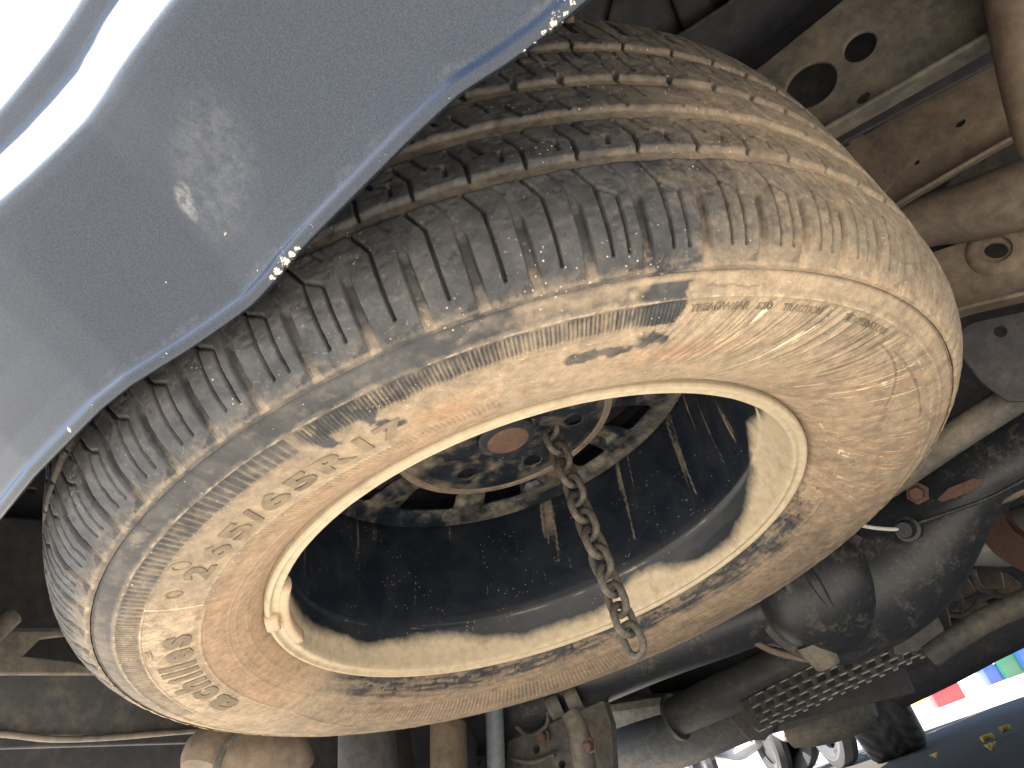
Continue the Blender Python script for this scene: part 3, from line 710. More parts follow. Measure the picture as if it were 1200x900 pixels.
# ---- lower sidewall
th2 = np.arange(-180, 180, .12); rv = np.concatenate([np.linspace(.2325, .245, 14)[:-1], np.linspace(.245, .3466, 112)])*1000
TH, RV = th2[:, None], rv[None, :]
zbase = np.interp(rv/1000, rr[:3001][::1], zz[:3001])
zbase = zbase+.0335*np.exp(-(rv/1000-.2335)/.030)
S = np.zeros((len(th2), len(rv)))
def ridge(d, wd, h): return h*(1-sst(wd*.35, wd*.75, np.abs(d)))
def inth(a, b, e=.4): return sst(a-e, a+e, TH)*(1-sst(b-e, b+e, TH))
S -= ridge(RV-345.6, 1.4, 1.1)
S += ridge(RV-333.4+(fbm(TH*.6, 0*RV, 3)-.5)*1.0, 2.2, .75)
S -= .25*sst(333, 335, RV)*(1-sst(343, 345, RV))
tL = ((TH+360) % 360)-360                                           # -360..0
band = sst(318.5, 319.3, RV)*(1-sst(331.6, 332.4, RV))
bl = sst(-262, -258, tL)*(1-sst(-109.3, -108.6, tL))
LN = np.zeros_like(S)                                               # moulded outlines, painted paler to stand for light on the relief
def outline(mk, h):
    global S, LN
    S = S+h*mk; LN = np.maximum(LN, mk)
pit = np.where(tL > -146, .96, .60)
ser = np.exp(-((((TH/pit) % 1)-.5)*pit/.13)**2)
S += band*bl*(.50*ser-.22); LN = np.maximum(LN, band*bl*ser*.75)
bt = inth(-108, -70.3, .3)
sinf = np.sin(np.radians(TH)*360/.42+.0*RV)
S += (sst(317, 318, RV)*(1-sst(330, 331, RV)))*bt*.40*sinf
outline(ridge(RV-318.2, 1.3, 1.0)*np.clip(bl+bt, 0, 1), .45)
# text panel outline and divider, achilles panel
outline(ridge(RV-283-1.5*np.sin(np.radians(tL+143)*6), 1.4, 1.0)*sst(-144, -142, tL)*(1-sst(-104, -100, tL)), .4)
outline(ridge((tL+142)*5, 1.6, 1.0)*sst(280, 284, RV)*(1-sst(317, 319, RV)), .45)
outline(ridge(RV-280, 1.6, 1.0)*sst(-196, -190, tL)*(1-sst(-145, -142, tL)), .55)
outline(ridge(RV-(280+(tL+196)*-1.2), 1.6, 1.0)*sst(-222, -218, tL)*(1-sst(-198, -195, tL))*sst(275, 280, RV)*(1-sst(316, 318, RV)), .5)
# hatched ring towards the bead
hr = sst(262, 263, RV)*(1-sst(279, 280, RV))*(sst(-196, -190, tL)*(1-sst(-146, -143, tL)))+sst(273, 274, RV)*(1-sst(282, 283, RV))*sst(-144, -142, tL)*(1-sst(-92, -86, tL))
S += hr*.22*np.sin(np.radians(TH)*360/.62+RV*.25)
outline(ridge(RV-261.5, 1.2, 1.0)*sst(-200, -190, tL)*(1-sst(-120, -110, tL)), .35); outline(ridge(RV-256, 1.0, 1.0), .25)
outline(ridge(RV-248, 1.0, 1.0), .3)
# tapering panel at the top
q = (tL+93.2)/9.5
outline(ridge(RV-(318-4*q+0*RV), 1.3, 1.0)*inth(-93, -78), .4); outline(ridge(RV-(317.5-30*np.clip(q, 0, 1)**.8), 1.4, 1.0)*inth(-92.5, -84), .45)
outline(ridge(RV-(318-31*np.clip((tL+96)/7, 0, 1)**1.3), 1.3, 1.0)*inth(-95.5, -88), .4)
# curved flow lines, worn rubber to the right
qf = TH-(RV-325)*.17+3*np.sin((RV-325)*.03)
fl = fbm(qf*1.35, RV*.012, 7, 2)
S += (fl-.5)*1.15*inth(-72, -30, 4)*sst(268, 285, RV)*(1-sst(329, 332, RV))
S += ((fbm(qf*3.2, RV*.01, 8, 1)-.5)*.45)*inth(-72, -44, 3)*sst(285, 300, RV)*(1-sst(329, 332, RV))
# right-hand fin panel
tq = (tL+40)/20
fin = 318-32*np.clip(tq, 0, 1)**1.8; S += ridge(RV-fin, 1.4, -.7)*inth(-40, -22.5)
S += ridge(RV-(319.5-2.5*np.clip(tq, 0, 1)), 1.4, -.55)*inth(-36, -14)
S += ridge((TH+19.5-(RV-300)*.07)*5, 2.0, -.5)*sst(272, 280, RV)*(1-sst(318, 322, RV))
outline(ridge(RV-326, 1.3, 1.0)*inth(-36, 150, 4), .4); outline(ridge(RV-312, 1.4, 1.0)*inth(20, 150, 6), .3)
fr = np.sin(np.radians(TH)*360/.9+RV*.12)
S += fr*.14*inth(25, 165, 10)*sst(268, 272, RV)*(1-sst(308, 312, RV))
# cut rubber near the rim on the far side
S -= 1.2*sst(.60, .70, fbm(TH*.55, RV*.5, 70, 3))*inth(5, 150, 12)*sst(236, 240, RV)*(1-sst(252, 257, RV))
S += ridge(RV-257+(fbm(TH*.3, 0*RV, 6)-.5)*3, 1.6, .7)*inth(10, 150, 10)
S *= 1.35; S += (fbm(TH*.5, RV*.09, 90, 4)-.5)*.6*(1-.85*sst(-188, -184, tL)*(1-sst(-100, -97, tL))*sst(283, 286, RV)*(1-sst(312, 316, RV)))
# crack along the ring at the upper right, mould vents
S -= ridge(RV-(338+5*(fbm(TH*1.1, 0*RV, 41)-.5)), 1.0, .9)*inth(-68.5, -62)
for a in range(-176, 180, 9):
    S -= .8*np.exp(-(((TH-a-2*math.sin(a))/.16)**2+((RV-246-6*math.sin(a*3.)**2)/2.0)**2)) if (a < 20) else 0
# --- dust maps, also carrying painted shade at the left and in grooves
n1 = fbm(TH*.22, RV*.05, 60, 4); n2 = fbm(TH*.9, RV*.16, 61, 4); nst = fbm(qf*1.6, RV*.02, 62, 3); nt2 = fbm(TH*.12, RV*.5, 63, 3)
dust = .88-.12*inth(-190, -105, 25)*sst(262, 290, RV)+(n1-.5)*.30  # thinned on the left to paint in the weaker light there
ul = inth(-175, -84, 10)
dust -= .10*inth(-150, -84, 14)*sst(290, 312, RV); dust -= .46*ul*sst(329, 338, RV); dust -= .14*ul*sst(316, 320, RV)*(1-sst(330, 334, RV))  # upper-left gradient is painted shade as well
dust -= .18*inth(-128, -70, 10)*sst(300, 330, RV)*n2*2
dust -= .25*np.clip(-S*1.2, 0, 1)*np.clip(bl+bt, 0, 1)*band
pe = -70.3+2.0*(fbm(TH*.3, RV*.30, 97, 4)-.5)+(RV-330)*.03
dk = (.25+.75*sst(.40, .62, fbm(TH*.55, RV*.01, 87, 3)+.35*sst(-75, -71.5, TH)))*sst(-76.8, -74.2, TH+2.5*(n2-.5))*(1-sst(-.25, .1, TH-pe))*sst(317, 318.5, RV)*(1-sst(341.5, 343.5, RV))*(1-.5*sst(331, 332.5, RV)*(1-sst(333.5, 335, RV)))
dust -= .74*dk*sst(.18, .42, n2+.2)
dk2 = np.exp(-(((TH+101.6)/1.5)**2+((RV-314)/14)**2))+np.exp(-(((TH+106.5)/1.3)**2+((RV-318)/13)**2))+.8*np.exp(-(((TH+99.4)/1.0)**2+((RV-300)/6)**2))+1.05*np.exp(-(((TH+79+(RV-300)*.1)/4.5)**2+((RV-302)/6)**2))+.7*np.exp(-(((TH+71.5+(RV-300)*.12)/2.2)**2+((RV-308)/9)**2))
dust -= .62*sst(.45, .75, dk2+(n2-.5)*1.2)
lowr = inth(20, 158, 14)
dust -= .45*lowr*sst(.38, .66, fbm(TH*.22, RV*.42, 77, 5))*(1-sst(250, 264, RV)); dust -= .22*lowr*(1-sst(250, 258, RV)); dust -= .18*lowr+.14*lowr*sst(.45, .7, nt2)
grn = np.exp(-(((TH+50)/8)**2+((RV-312)/14)**2)); dust -= .16*inth(-45, 40, 12)*sst(.42, .62, fbm(TH*.5-RV*.03, RV*.10, 99, 4)); dust -= .30*grn*sst(.4, .6, nst)
def blur(a, ax, k):
    o = a*0
    for q in range(-k, k+1): o = o+np.roll(a, q, ax)
    return o/(2*k+1)
relief = S-blur(blur(S, 1, 4), 0, 9)  # for relief shading painted into the maps: darker grooves, paler ridges
dust = dust-.42*np.clip(-relief-.06, 0, .6)-.15*band*np.clip(bl+bt, 0, 1)*(1-ser)*sst(-60, -75, TH)-.06*sst(.3, .7, n2)  # relief term darkens the grooves as painted shading
dust = np.clip(dust, .05, 1.05)
red = .14+.42*sst(-200, -185, tL)*(1-sst(-100, -80, tL))*(1-sst(276, 284, RV))
red += .75*np.exp(-(((TH+95.5)/4.5)**2+((RV-292)/11)**2))+.6*np.exp(-(((TH+68)/7)**2+((RV-292-(TH+68)*.8)/10)**2))
red += .45*inth(-45, 30, 12)*sst(.42, .62, nst)+.30*inth(30, 150, 20)
red = np.clip(red-.25*sst(316, 325, RV), 0, 1)
pale = .55*sst(.64, .74, nst)*inth(-70, 10, 8)*sst(250, 262, RV)*(1-sst(322, 328, RV))
pale += .36*sst(.66, .76, fbm(TH*.5-RV*.05, RV*.12+TH*.2, 65, 4))*inth(-40, 25, 6)*(1-sst(300, 315, RV))
stk = fbm(qf*4.2, RV*.018, 66, 2)
pale += .42*sst(.58, .74, stk)*inth(-71, -34, 5)*sst(272, 292, RV)*(1-sst(329, 332, RV)); dust -= .30*sst(.58, .72, 1-stk)*inth(-71, -34, 5)*sst(272, 292, RV)*(1-sst(329, 332, RV))
dust = np.clip(dust, .05, 1.05)
pale += LN*(.20+.16*n2)+ridge(RV-333.4, 2.0, 1.0)*(.18+.2*n2)
pale += .5*inth(-185, -142, 3)*sst(282, 286, RV)*(1-sst(316, 320, RV))*.8
pale += np.clip((relief-.12)*.5, 0, .18)*n2
pale = np.clip(pale, 0, 1)
zz2 = zbase[None]-S*.001; rq = RV*.001+0*TH
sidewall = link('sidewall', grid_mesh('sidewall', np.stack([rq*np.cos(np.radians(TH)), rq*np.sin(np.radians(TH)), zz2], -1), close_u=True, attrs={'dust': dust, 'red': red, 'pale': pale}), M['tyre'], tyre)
# ---- upper sidewall (mostly hidden)
su = np.concatenate([np.linspace(111, 135, 10), np.linspace(138, ss[-1]-8, 22)])
ru = np.interp(su, ss, rr); zu = np.interp(su, ss, zz)
ru = np.r_[ru, .245, .234]; zu = np.r_[zu, .232, .214]
tu = np.radians(np.arange(0, 360, 1.5))[:, None]
link('upper_sidewall', grid_mesh('upper_sidewall', np.stack([ru[None]*np.cos(tu), ru[None]*np.sin(tu), zu[None]+0*tu], -1), close_u=True, attrs={'dust': np.full((240, len(ru)), .4), 'red': np.zeros((240, len(ru))), 'pale': np.zeros((240, len(ru)))}), M['tyre'], tyre)

# ---- raised lettering on the sidewall
def zsw(r): return np.interp(r*1000, rv, zbase)
def glyph(txt, t0, t1, rb, rt, name='letter', lift=.0010, bold=.025, shear=0., parent=sidewall, mat='letter', low=None):
    cu = bpy.data.curves.new('txt', 'FONT'); cu.body = txt; cu.size = 1.0; cu.offset = bold; cu.shear = shear; cu.resolution_u = 4
    ob = bpy.data.objects.new('txt', cu); COL.objects.link(ob)
    dg = bpy.context.evaluated_depsgraph_get(); dg.update()
    me0 = bpy.data.meshes.new_from_object(ob.evaluated_get(dg))
    bpy.data.objects.remove(ob); bpy.data.curves.remove(cu)
    bm = bmesh.new(); bm.from_mesh(me0); bpy.data.meshes.remove(me0)
    bmesh.ops.triangulate(bm, faces=bm.faces[:])
    for _ in range(1): bmesh.ops.subdivide_edges(bm, edges=[e for e in bm.edges if e.calc_length() > .25], cuts=2)
    xs = [v.co.x for v in bm.verts]; ys = [v.co.y for v in bm.verts]
    x0, x1 = min(xs), max(xs); y0, y1 = (min(ys), max(ys)) if low is None else low
    r = bmesh.ops.extrude_face_region(bm, geom=bm.faces[:])
    top = set(v for v in r['geom'] if isinstance(v, bmesh.types.BMVert))
    for v in bm.verts:
        t = t0+(t1-t0)*(v.co.x-x0)/(x1-x0); rad = rb+(rt-rb)*(v.co.y-y0)/(y1-y0)
        z = zsw(rad)+(.0012 if v not in top else -lift)
        v.co = (rad*math.cos(R(t)), rad*math.sin(R(t)), z)
    me = bm_mesh(bm, name); o = link(name, me, M[mat], parent); return o
rb, rt = .2905, .3062
for ch, a, b in (('2', -134.6, -131.2), ('6', -129.9, -126.4), ('5', -125.2, -121.9), ('/', -121.2, -119.2), ('6', -118.6, -115.1), ('5', -114.2, -111.0), ('R', -110.2, -106.2), ('1', -104.9, -103.9), ('7', -102.6, -99.4)):
    glyph(ch, a, b, rb, rt, bold=.040)
XH = (0.0, .53)
for ch, a, b, lo in (('a', -182.3, -176.2, (0, .53)), ('c', -175.3, -171.4, (0, .53)), ('h', -170.4, -166.7, (0, .53)), ('i', -165.6, -164.3, (0, .53)), ('l', -163.3, -162.0, (0, .53)), ('l', -161.0, -159.7, (0, .53)), ('e', -158.8, -154.8, (0, .53)), ('s', -153.8, -150.2, (0, .53))):
    glyph(ch, a, b,  .2872, .3048, bold=.042, low=lo)
for tx, a, b in (('TREADWEAR', -69.6, -63.0), ('520', -62.2, -60.2), ('TRACTION', -58.8, -53.2), ('A', -52.4, -51.8), ('TEMPERATURE', -49.6, -40.8)):
    glyph(tx, a, b, .3242, .3288, name='lettering', lift=.0008, bold=.006)
# small raised rings and marks beside the size
def ringmark(t, r, a, wire):
    x, y = r*math.cos(R(t)), r*math.sin(R(t)); z = zsw(r)
    u = np.linspace(0, 2*np.pi, 30, endpoint=False)
    c = np.array([x, y, z]); pts = np.stack([x+a*np.cos(u), y+a*.8*np.sin(u), z+0*u], 1)
    V = []
    for i in range(30):
        n = pts[i]-c; n /= np.linalg.norm(n)
        V.append([pts[i]+wire*(math.cos(q)*n+math.sin(q)*np.array([0, 0, 1])) for q in np.linspace(0, 2*np.pi, 8, endpoint=False)])
    link('moulded_ring', grid_mesh('moulded_ring', np.array(V), close_u=True, close_v=True), M['letter'], sidewall)
ringmark(-138.2, .305, .0048, .0009); ringmark(-131.6, .3115, .0055, .0008)
glyph('3', -156.2, -153.4, .3115, .3165, bold=.0, lift=.0007, name='moulded_mark')

# a pebble wedged in the far tread groove
k_ = np.argmin(np.abs(sv-86)); t_ = R(-70.5); bm = bmesh.new(); bmesh.ops.create_icosphere(bm, subdivisions=2, radius=.0045)
for v in bm.verts: v.co *= 1+.35*(vnoise(v.co.x*300+5, v.co.y*300+v.co.z*200, 9)-.5)
pb = link('pebble', bm_mesh(bm, 'pebble', True), M['rust']); pb.location = tuple(W0+M_TW@np.array([(r0[k_]+.001)*math.cos(t_), (r0[k_]+.001)*math.sin(t_), z0[k_]]))
pb['label'] = 'small orange pebble wedged in the top edge of the tyre tread'; pb['category'] = 'pebble'

# ---- steel rim
rim = bpy.data.objects.new('rim', None); COL.objects.link(rim); rim.parent = spare
prf = np.array([(.2290, .012), (.2335, .007), (.2352, .002), (.2350, -.0025), (.2334, -.0046), (.2314, -.0046), (.2300, -.0026), (.2288, -.0016), (.2268, -.0018), (.2246, -.0022), (.2232, -.0012), (.2222, .0018), (.2214, .007), (.2206, .012), (.2196, .0165), (.2182, .022), (.2160, .029), (.2140, .0350), (.2128, .0372), (.2116, .0390), (.2098, .047), (.2078, .060), (.2058, .078), (.2042, .100), (.2036, .125), (.2040, .145), (.2050, .158), (.2080, .170), (.2120, .195), (.2250, .212), (.2330, .214)])
lp = np.r_[0, np.cumsum(np.hypot(*np.diff(prf, axis=0).T))]
tq = np.concatenate([np.linspace(0, .05, 90)[:-1], np.linspace(.05, lp[-1], 180)]); kq = np.hanning(5); kq /= kq.sum()
pr_ = np.interp(tq, lp, prf[:, 0]); pz_ = np.interp(tq, lp, prf[:, 1])
pr_[2:-2] = np.convolve(pr_, kq, 'valid'); pz_[2:-2] = np.convolve(pz_, kq, 'valid')
ta = np.arange(0, 360, .5); TA = ta[:, None]; ZP = pz_[None]+0*TA
edge_h = .034+.012*(fbm(TA*.030, 0*ZP, 12, 2)-.5)*2+.006*(fbm(TA*.11, ZP*60, 13, 2)-.5)
edge_h = edge_h-.016*np.exp(-((((TA+180) % 360-180)-45)/16)**2)-.012*np.exp(-((TA-105)/14)**2)-.013*np.exp(-((TA-80)/14)**2)+.022*np.exp(-((((TA+180) % 360-180)-0)/13)**2)+.005*np.exp(-((TA-130)/9)**2)
rd_ = 1-sst(-.015, .010, ZP-edge_h)
rd_ = .0+.90*rd_+.16*(fbm(TA*.25, ZP*12, 14, 4)-.5)+.50*(1-sst(.0004, .0018, np.abs(ZP-.0375)))*sst(.25, .75, fbm(TA*.05, 0*ZP, 15, 4))
str_ = fbm(TA*.5+ZP*30, ZP*7, 16, 4)
rd_ += .50*sst(.54, .80, str_)*sst(.04, .07, ZP)
rd_ = np.clip(rd_, .0, 1)
VR = np.stack([pr_[None]*np.cos(np.radians(TA)), pr_[None]*np.sin(np.radians(TA)), ZP], -1)
VR[..., :2] *= (1+.0016*(fbm(TA*.2, ZP*60, 18, 3)-.5))[..., None]
barrel = link('rim_barrel', grid_mesh('rim_barrel', VR, close_u=True, attrs={'dust': rd_}), M['rim'], rim)
# disc, pierced with hand holes
rdv = np.concatenate([np.linspace(.028, .105, 30), np.linspace(.107, .2035, 64)]); tdv = np.arange(0, 360, .5)
zd = np.interp(rdv, [.028, .060, .085, .098, .108, .118, .128, .150, .188, .197, .2035], [.138, .138, .137, .139, .146, .156, .161, .163, .161, .158, .156])
TD, RD = tdv[:, None], rdv[None, :]
wins = [(129, 11), (99, 7.5), (62, 6.3), (36, 7), (8, 7), (-20, 7), (-48, 7), (-76, 7), (-104, 7), (-132, 7), (160, 7), (188, 7)]
sd = np.full((len(tdv), len(rdv)), 9.)
for c, hwid in wins:
    dt = ((TD-c+180) % 360-180)*math.pi/180*.155
    ax = np.abs(dt)-(hwid*math.pi/180*.155-.007); ay = np.abs(RD-.155)-(.029-.007)
    sd = np.minimum(sd, np.hypot(np.maximum(ax, 0), np.maximum(ay, 0))+np.minimum(np.maximum(ax, ay), 0)-.007)
for k in range(6):
    a = R(136+60*k); dd = np.hypot(RD*np.cos(np.radians(TD))-.0700*math.cos(a), RD*np.sin(np.radians(TD))-.0700*math.sin(a))-.0095
    sd = np.minimum(sd, dd)
ZD = zd[None]+0*TD+.004*np.exp(-(np.maximum(sd, 0)/.005)**2)*(RD > .11)
# pressed pads between the hand holes
for c in (114, 86.5, 49, 22):
    dt = ((TD-c+180) % 360-180)*math.pi/180*.15
    ZD += .006*(1-sst(.006, .012, np.abs(dt)))*(1-sst(.016, .024, np.abs(RD-.150)))
# snap vertices near hole edges
fm = (sd[:, :-1]+np.roll(sd, -1, 0)[:, :-1]+np.roll(sd, -1, 0)[:, 1:]+sd[:, 1:])/4 > 0
dd_ = np.clip(.37+.30*(fbm(TD*.08, RD*50, 19, 4)-.5)+.25*np.exp(-((RD-.11)/.01)**2), 0, 1)
VD = np.stack([RD*np.cos(np.radians(TD)), RD*np.sin(np.radians(TD)), ZD], -1)
disc = link('rim_disc', grid_mesh('rim_disc', VD, close_u=True, attrs={'dust': dd_}, mask=fm), M['rim'], rim)
md = disc.modifiers.new('t', 'SOLIDIFY'); md.thickness = .0035; md.offset = 1
rg = link('hub_ring', lathe_me('hub_ring', [(.100, .141), (.104, .1365), (.110, .137), (.113, .143), (.113, .150)], (0, 0, 0), (0, 0, 1), 96), M['brown'], rim)
# clip-on balance weight, with its clip over the flange
def arcbar(name, a0, a1, rq, zq, w_, h_, mat, n=24):
    V = []
    for t in np.linspace(R(a0), R(a1), n):
        c = np.array([rq*math.cos(t), rq*math.sin(t), zq]); e = np.array([math.cos(t), math.sin(t), 0]); k = np.array([0, 0, -1.])
        V.append([c+w_*math.copysign(abs(math.cos(q))**.6, math.cos(q))*e+h_*math.copysign(abs(math.sin(q))**.6, math.sin(q))*k for q in np.linspace(0, 2*np.pi, 16, endpoint=False)])
    V = np.array(V); V = np.concatenate([V[:1]*0+V[:1].mean(1, keepdims=True), V, V[-1:]*0+V[-1:].mean(1, keepdims=True)])
    return link(name, grid_mesh(name, V, close_v=True), M[mat], rim)
arcbar('balance_weight', -176.5, -149.5, .2205, .003, .0042, .006, 'weight')
arcbar('balance_weight_clip', -164.5, -159.0, .2305, -.004, .0055, .0035, 'weight', 8)

# ------------------------------------------------------------------ hoist chain and carrier
hoist = empty('hoist_chain', 'rusty steel winch chain hanging through the middle of the spare wheel', 'chain')
ztop = .150
dT = A_T @ np.array([(640-600)/F_PX, (450-490)/F_PX, 1.0]); ptT = C_T+(ztop-C_T[2])/dT[2]*dT
ctop = W0+M_TW@ptT
# plumb line under ctop whose lowest point falls where the chain ends
best = None
for L in np.linspace(.1, .5, 400):
    q = (ctop-np.array([0, 0, L])-CAM)@A_W; e = abs(450-F_PX*q[1]/q[2]-768)
    if best is None or e < best[0]: best = (e, L, 600+F_PX*q[0]/q[2])
CL = best[1]
hoist.location = tuple(ctop)
def link_mesh(wire=.0035, Lh=.0136, wh=.0098):
    u = []; n = 10
    pts = []
    for q in np.linspace(0, math.pi, n): pts.append((wh*math.cos(q), (Lh-wh)+wh*math.sin(q)))
    for q in np.linspace(math.pi, 2*math.pi, n): pts.append((wh*math.cos(q), -(Lh-wh)+wh*math.sin(q)))
    pts = np.array(pts); V = []
    nn = len(pts)
    for i in range(nn):
        t = pts[(i+1) % nn]-pts[i-1]; t /= np.linalg.norm(t); nx = np.array([t[1], -t[0]])
        V.append([np.array([pts[i][0]+wire*math.cos(a)*nx[0], wire*math.sin(a), pts[i][1]+wire*math.cos(a)*nx[1]]) for a in np.linspace(0, 2*math.pi, 12, endpoint=False)])
    return grid_mesh('chain_link', np.array(V), close_u=True, close_v=True)
lm = link_mesh(); lm.materials.append(M['chain'])
pitch = .0182; nlk = int(round((CL-.013)/pitch))+1
view = np.array([CAM[0]-ctop[0], CAM[1]-ctop[1]]); va = math.atan2(view[1], view[0])
rr_ = np.random.RandomState(3)
for i in range(-2, nlk):
    z = -(CL-.013)+(nlk-1-i)*pitch
    o = bpy.data.objects.new('chain_link', lm); COL.objects.link(o); o.parent = hoist
    o.location = (rr_.uniform(-.0006, .0006), rr_.uniform(-.0006, .0006), z)
    last = i == nlk-1
    o.rotation_euler = (rr_.uniform(-.05, .05), rr_.uniform(-.06, .06), va+math.pi/2+(R(48) if i % 2 else R(-42))+rr_.uniform(-.12, .12))
# carrier block and cap inside the hub
def Tw(x, y, z): return W0+M_TW@np.array([x, y, z])
hx, hy = .0, .012
cap_c = Tw(hx, hy, .163)
axT = M_TW@np.array([0, 0, 1.0])
o = link('carrier_cup', lathe_me('carrier_cup', [(.0005, -.030), (.026, -.030), (.030, -.028), (.033, -.018), (.036, .004), (.046, .008), (.048, .016), (.030, .016)], cap_c, axT, 48), M['axle'], hoist); o.location = tuple(-ctop)
o = link('carrier_rust_face', lathe_me('carrier_rust_face', [(.0005, -.0325), (.017, -.0322), (.021, -.0305), (.021, -.028)], cap_c, axT, 36), M['rust'], hoist); o.location = tuple(-ctop)

# ------------------------------------------------------------------ leaves on the shaded ground
def _leaf():
    n = N('dry_yellow_leaf'); f = n.noise(60, 4, .6)
    return n.set(col=n.mix(f, (.42, .27, .06), (.58, .44, .12)), rough=.8)
LM = _leaf()
for k, (x, y, s, lab) in enumerate([(1160, 870, .045, 'yellow dry leaf, middle of the cluster on the shaded ground'), (1181, 859, .045, 'brownish dry leaf nearest the right edge on the shaded ground'), (1166, 881, .05, 'orange dry leaf lowest in the cluster on the shaded ground'), (1098, 892, .035, 'small dry leaf lying alone by the bottom edge')]):
    c = at_z(x, y, .014); bm = bmesh.new(); n = 9; ve = []
    a = .7*k
    for i in range(n):
        t = i/(n-1); wd = .36*s*math.sin(math.pi*t**.8)+.002
        for j in (-1, 0, 1):
            lx, ly = (t-.5)*s, j*wd; z = .006+abs(j)*.018+.03*s*math.sin(3*t)
            ve.append(bm.verts.new((lx*math.cos(a)-ly*math.sin(a), lx*math.sin(a)+ly*math.cos(a), z)))
    for i in range(n-1):
        for j in (0, 1): bm.faces.new((ve[3*i+j], ve[3*i+3+j], ve[3*i+4+j], ve[3*i+1+j]))
    me = bm_mesh(bm, 'fallen_leaf', True); o = link('fallen_leaf', me, LM); o.location = tuple(c); o['label'] = lab; o['category'] = 'leaf'; o['group'] = 'dry leaves on the shaded ground'

# ------------------------------------------------------------------ things standing far off in the sun
def paint(name, col, rough=.3):
    n = N(name); f = n.noise(8, 3); return n.set(col=n.mix(f, tuple(q*.85 for q in col), col), rough=rough, coat=.5)
GL = paint('dark_glass', (.03, .04, .05), .1); BLK = paint('black_rubber', (.03, .03, .03), .8); WHT = paint('white_paint', (.75, .75, .73)); REDP = paint('red_paint', (.30, .015, .025)); BLU = paint('blue_paint', (.012, .045, .20)); GRN = paint('green_paint', (.015, .09, .05)); CHR = paint('pale_grey_plastic', (.45, .46, .47)); YEL = paint('yellow_paint', (.60, .45, .08))
def sedan(name, c, yaw, mat, label, L=3.9, Wd=1.65, Ht=1.42):
    root = empty(name, label, 'car', (c[0], c[1], 0)); root.rotation_euler = (0, 0, yaw)
    def ext(nm, out, y0, y1, m, inset=0.):
        bm = bmesh.new(); a = [bm.verts.new((x, y0, z)) for x, z in out]; b = [bm.verts.new((x*(1-inset), y1, z)) for x, z in out]
        bm.faces.new(a); bm.faces.new(b[::-1])
        for i in range(len(out)): bm.faces.new((a[i], b[i], b[(i+1) % len(out)], a[(i+1) % len(out)]))
        bmesh.ops.bevel(bm, geom=bm.edges[:], offset=.04, segments=2, affect='EDGES')
        o = link(nm, bm_mesh(bm, nm), m, root); sharp(o.data, 40); return o
    h = L/2
    ext('body', [(-h, .35), (-h, .75), (-h+.1, .92), (h-1.2, .95), (h-.15, .80), (h, .62), (h, .32), (h-.2, .22), (-h+.2, .22)], -Wd/2, Wd/2, mat)
    ext('cabin', [(-h+.15, .93), (-h+.55, Ht), (h-1.9, Ht), (h-1.15, .94)], -Wd/2+.1, Wd/2-.1, mat)
    for s in (-1, 1):
        ext('side_window', [(-h+.35, .97), (-h+.65, Ht-.08), (h-2.0, Ht-.08), (h-1.4, .97)], s*(Wd/2-.105), s*(Wd/2-.085), GL)
        for x in (-h+.75, h-.8):
            link('wheel', lathe_me('wheel', [(.001, -.09), (.16, -.10), (.19, -.11), (.27, -.10), (.30, -.06), (.30, .06), (.27, .10), (.001, .10)], (x, s*(Wd/2-.05), .30), (0, 1, 0), 28), BLK, root)
            link('hub_cap', lathe_me('hub_cap', [(.001, 0), (.15, .0), (.17, .012), (.17, .02)], (x, s*(Wd/2+.065), .30), (0, -s, 0), 20), CHR, root)
        link('headlight', bpy.data.meshes['headlight'] if 'headlight' in bpy.data.meshes else tube_me('headlight', [(0, 0, 0), (.04, 0, 0)], .09, 14), WHT, root).location = (h-.06, s*.58, .66)
    return root
g = at_z(1090, 826, 0)
def gp(px, d):                    # ground point in the direction of a photo column on the horizon, d metres away
    t = (px-1085); dr = ray(px, 800-.372*t); dr = dr[:2]/np.linalg.norm(dr[:2]); return CAM[:2]+dr*d
p = gp(1104, 19); sedan('parked_car', p, R(40), REDP, 'red hatchback parked far off in the sunlight beyond the front axle')
p = gp(1148, 24); sedan('parked_car', p, R(25), WHT, 'white car parked far off in the sunlight near the right edge')
def crate(p, size, mat, label):
    r = empty('storage_crate', label, 'crate', (p[0], p[1], 0)); r.rotation_euler = (0, 0, .5)
    r['group'] = 'coloured crates standing on the ground by the right edge'
    box('tub', (0, 0, size[2]/2+.01), size, mat, r, bev=.02); box('rim', (0, 0, size[2]), (size[0]*1.06, size[1]*1.06, .04), mat, r, bev=.012)
    for sx in (-1, 1): box('handle', (sx*size[0]*.55, 0, size[2]*.7), (.03, size[1]*.4, .04), CHR, r, bev=.008)
p = gp(1156, 11); crate(p, (.30, .25, .30), BLU, 'blue crate left of the green one, far off by the right edge')
p = gp(1177, 11); crate(p, (.34, .25, .30), GRN, 'green crate between two blue ones by the right edge')
p = gp(1199, 11); crate(p, (.30, .25, .40), BLU, 'tall blue crate cut by the right edge of the picture')
p = gp(1130, 11.5); crate(p, (.36, .25, .22), WHT, 'low white crate left of the coloured ones near the right edge')
p = gp(1096, 9.5); crate(p, (.30, .22, .26), REDP, 'red crate standing in the sun just right of the front wheel')
kb = [gp(1060, 16), gp(1260, 15)]
kd = np.array([kb[1][0]-kb[0][0], kb[1][1]-kb[0][1], 0]); ang = math.atan2(kd[1], kd[0])
ko = box('kerb', (0, 0, .06), (np.linalg.norm(kd), .25, .13), YEL, None, bev=.015); ko.location = ((kb[0][0]+kb[1][0])/2, (kb[0][1]+kb[1][1])/2, 0); ko.rotation_euler = (0, 0, ang); ko['kind'] = 'structure'
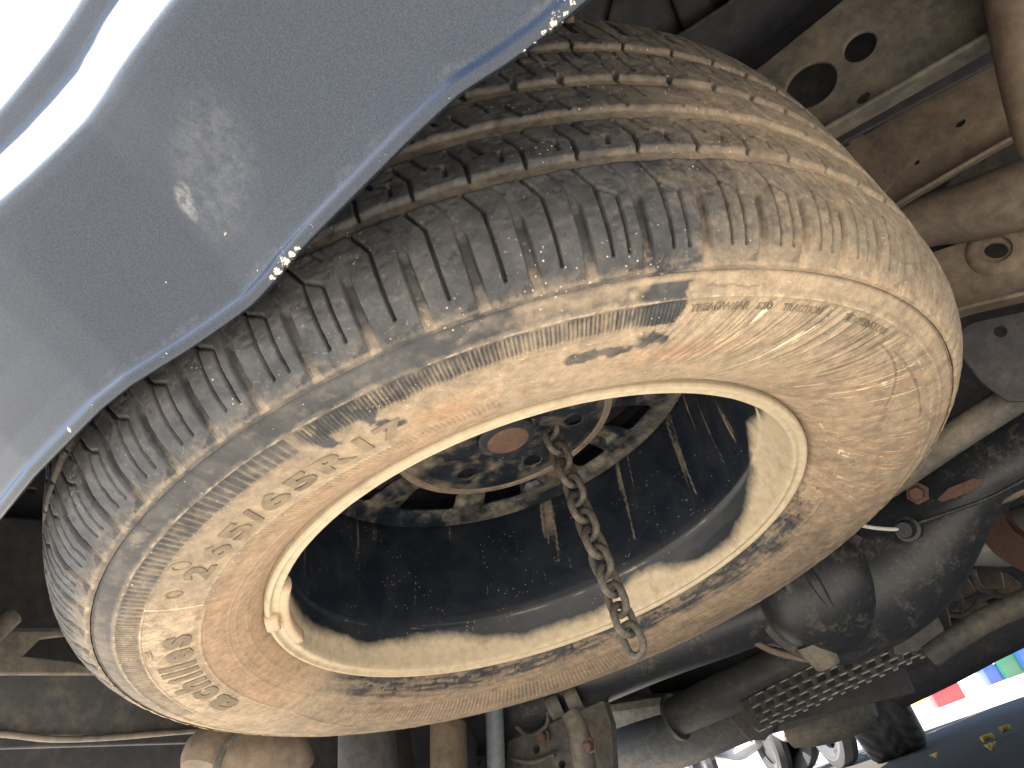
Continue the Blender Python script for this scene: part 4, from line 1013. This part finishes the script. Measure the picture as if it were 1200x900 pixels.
def scooter(p, yaw, mat, label):
    r = empty('motor_scooter', label, 'scooter', (p[0], p[1], 0), None); r.rotation_euler = (0, 0, yaw)
    for x in (-.62, .62):
        link('wheel', lathe_me('wheel', [(.15, -.03), (.2, -.05), (.25, -.04), (.265, 0), (.25, .04), (.2, .05), (.15, .03), (.001, .02)], (x, 0, .265), (0, 1, 0), 32), BLK, r)
    link('front_fender', tube_me('front_fender', [(.40, 0, .42), (.52, 0, .53), (.66, 0, .56), (.82, 0, .48), (.90, 0, .36)], [.05, .09, .10, .09, .04], 16, dens=3), WHT, r)
    link('front_shield', tube_me('front_shield', [(.36, 0, .30), (.40, 0, .55), (.46, 0, .85), (.44, 0, 1.0)], [.12, .20, .22, .10], 20, sq=(1, .4), dens=3), mat, r)
    link('fork', tube_me('fork', [(.62, .06, .27), (.46, .04, .85)], .028, 12), WHT, r)
    link('handlebar', tube_me('handlebar', [(.34, -.34, 1.02), (.42, 0, 1.03), (.34, .34, 1.02)], .02, 10, dens=3), BLK, r)
    link('rear_body', tube_me('rear_body', [(-.05, 0, .42), (-.3, 0, .55), (-.62, 0, .66), (-.92, 0, .74)], [.14, .18, .17, .08], 20, dens=3), mat, r)
    link('seat', tube_me('seat', [(.02, 0, .70), (-.3, 0, .76), (-.7, 0, .82)], [.10, .14, .10], 18, sq=(1, .5), dens=3), BLK, r)
    link('floorboard', tube_me('floorboard', [(.40, 0, .28), (.1, 0, .25), (-.2, 0, .34)], [.10, .13, .12], 16, sq=(1, .4)), CHR, r)
    link('headlamp', lathe_me('headlamp', [(.001, -.05), (.06, -.04), (.08, 0), (.07, .05)], (.52, 0, .93), (-1, 0, 0), 20), CHR, r)
p = gp(930, 5.6); scooter(p, R(-55), REDP, 'white and red scooter standing in the sun beyond the vehicle, nearest the front wheel')
p = gp(860, 6.6); scooter(p, R(-30), CHR, 'grey scooter standing in the sun left of the red one')
p = gp(800, 7.2); scooter(p, R(-50), BLU, 'blue scooter standing in the sun at the bottom edge, left of the others')
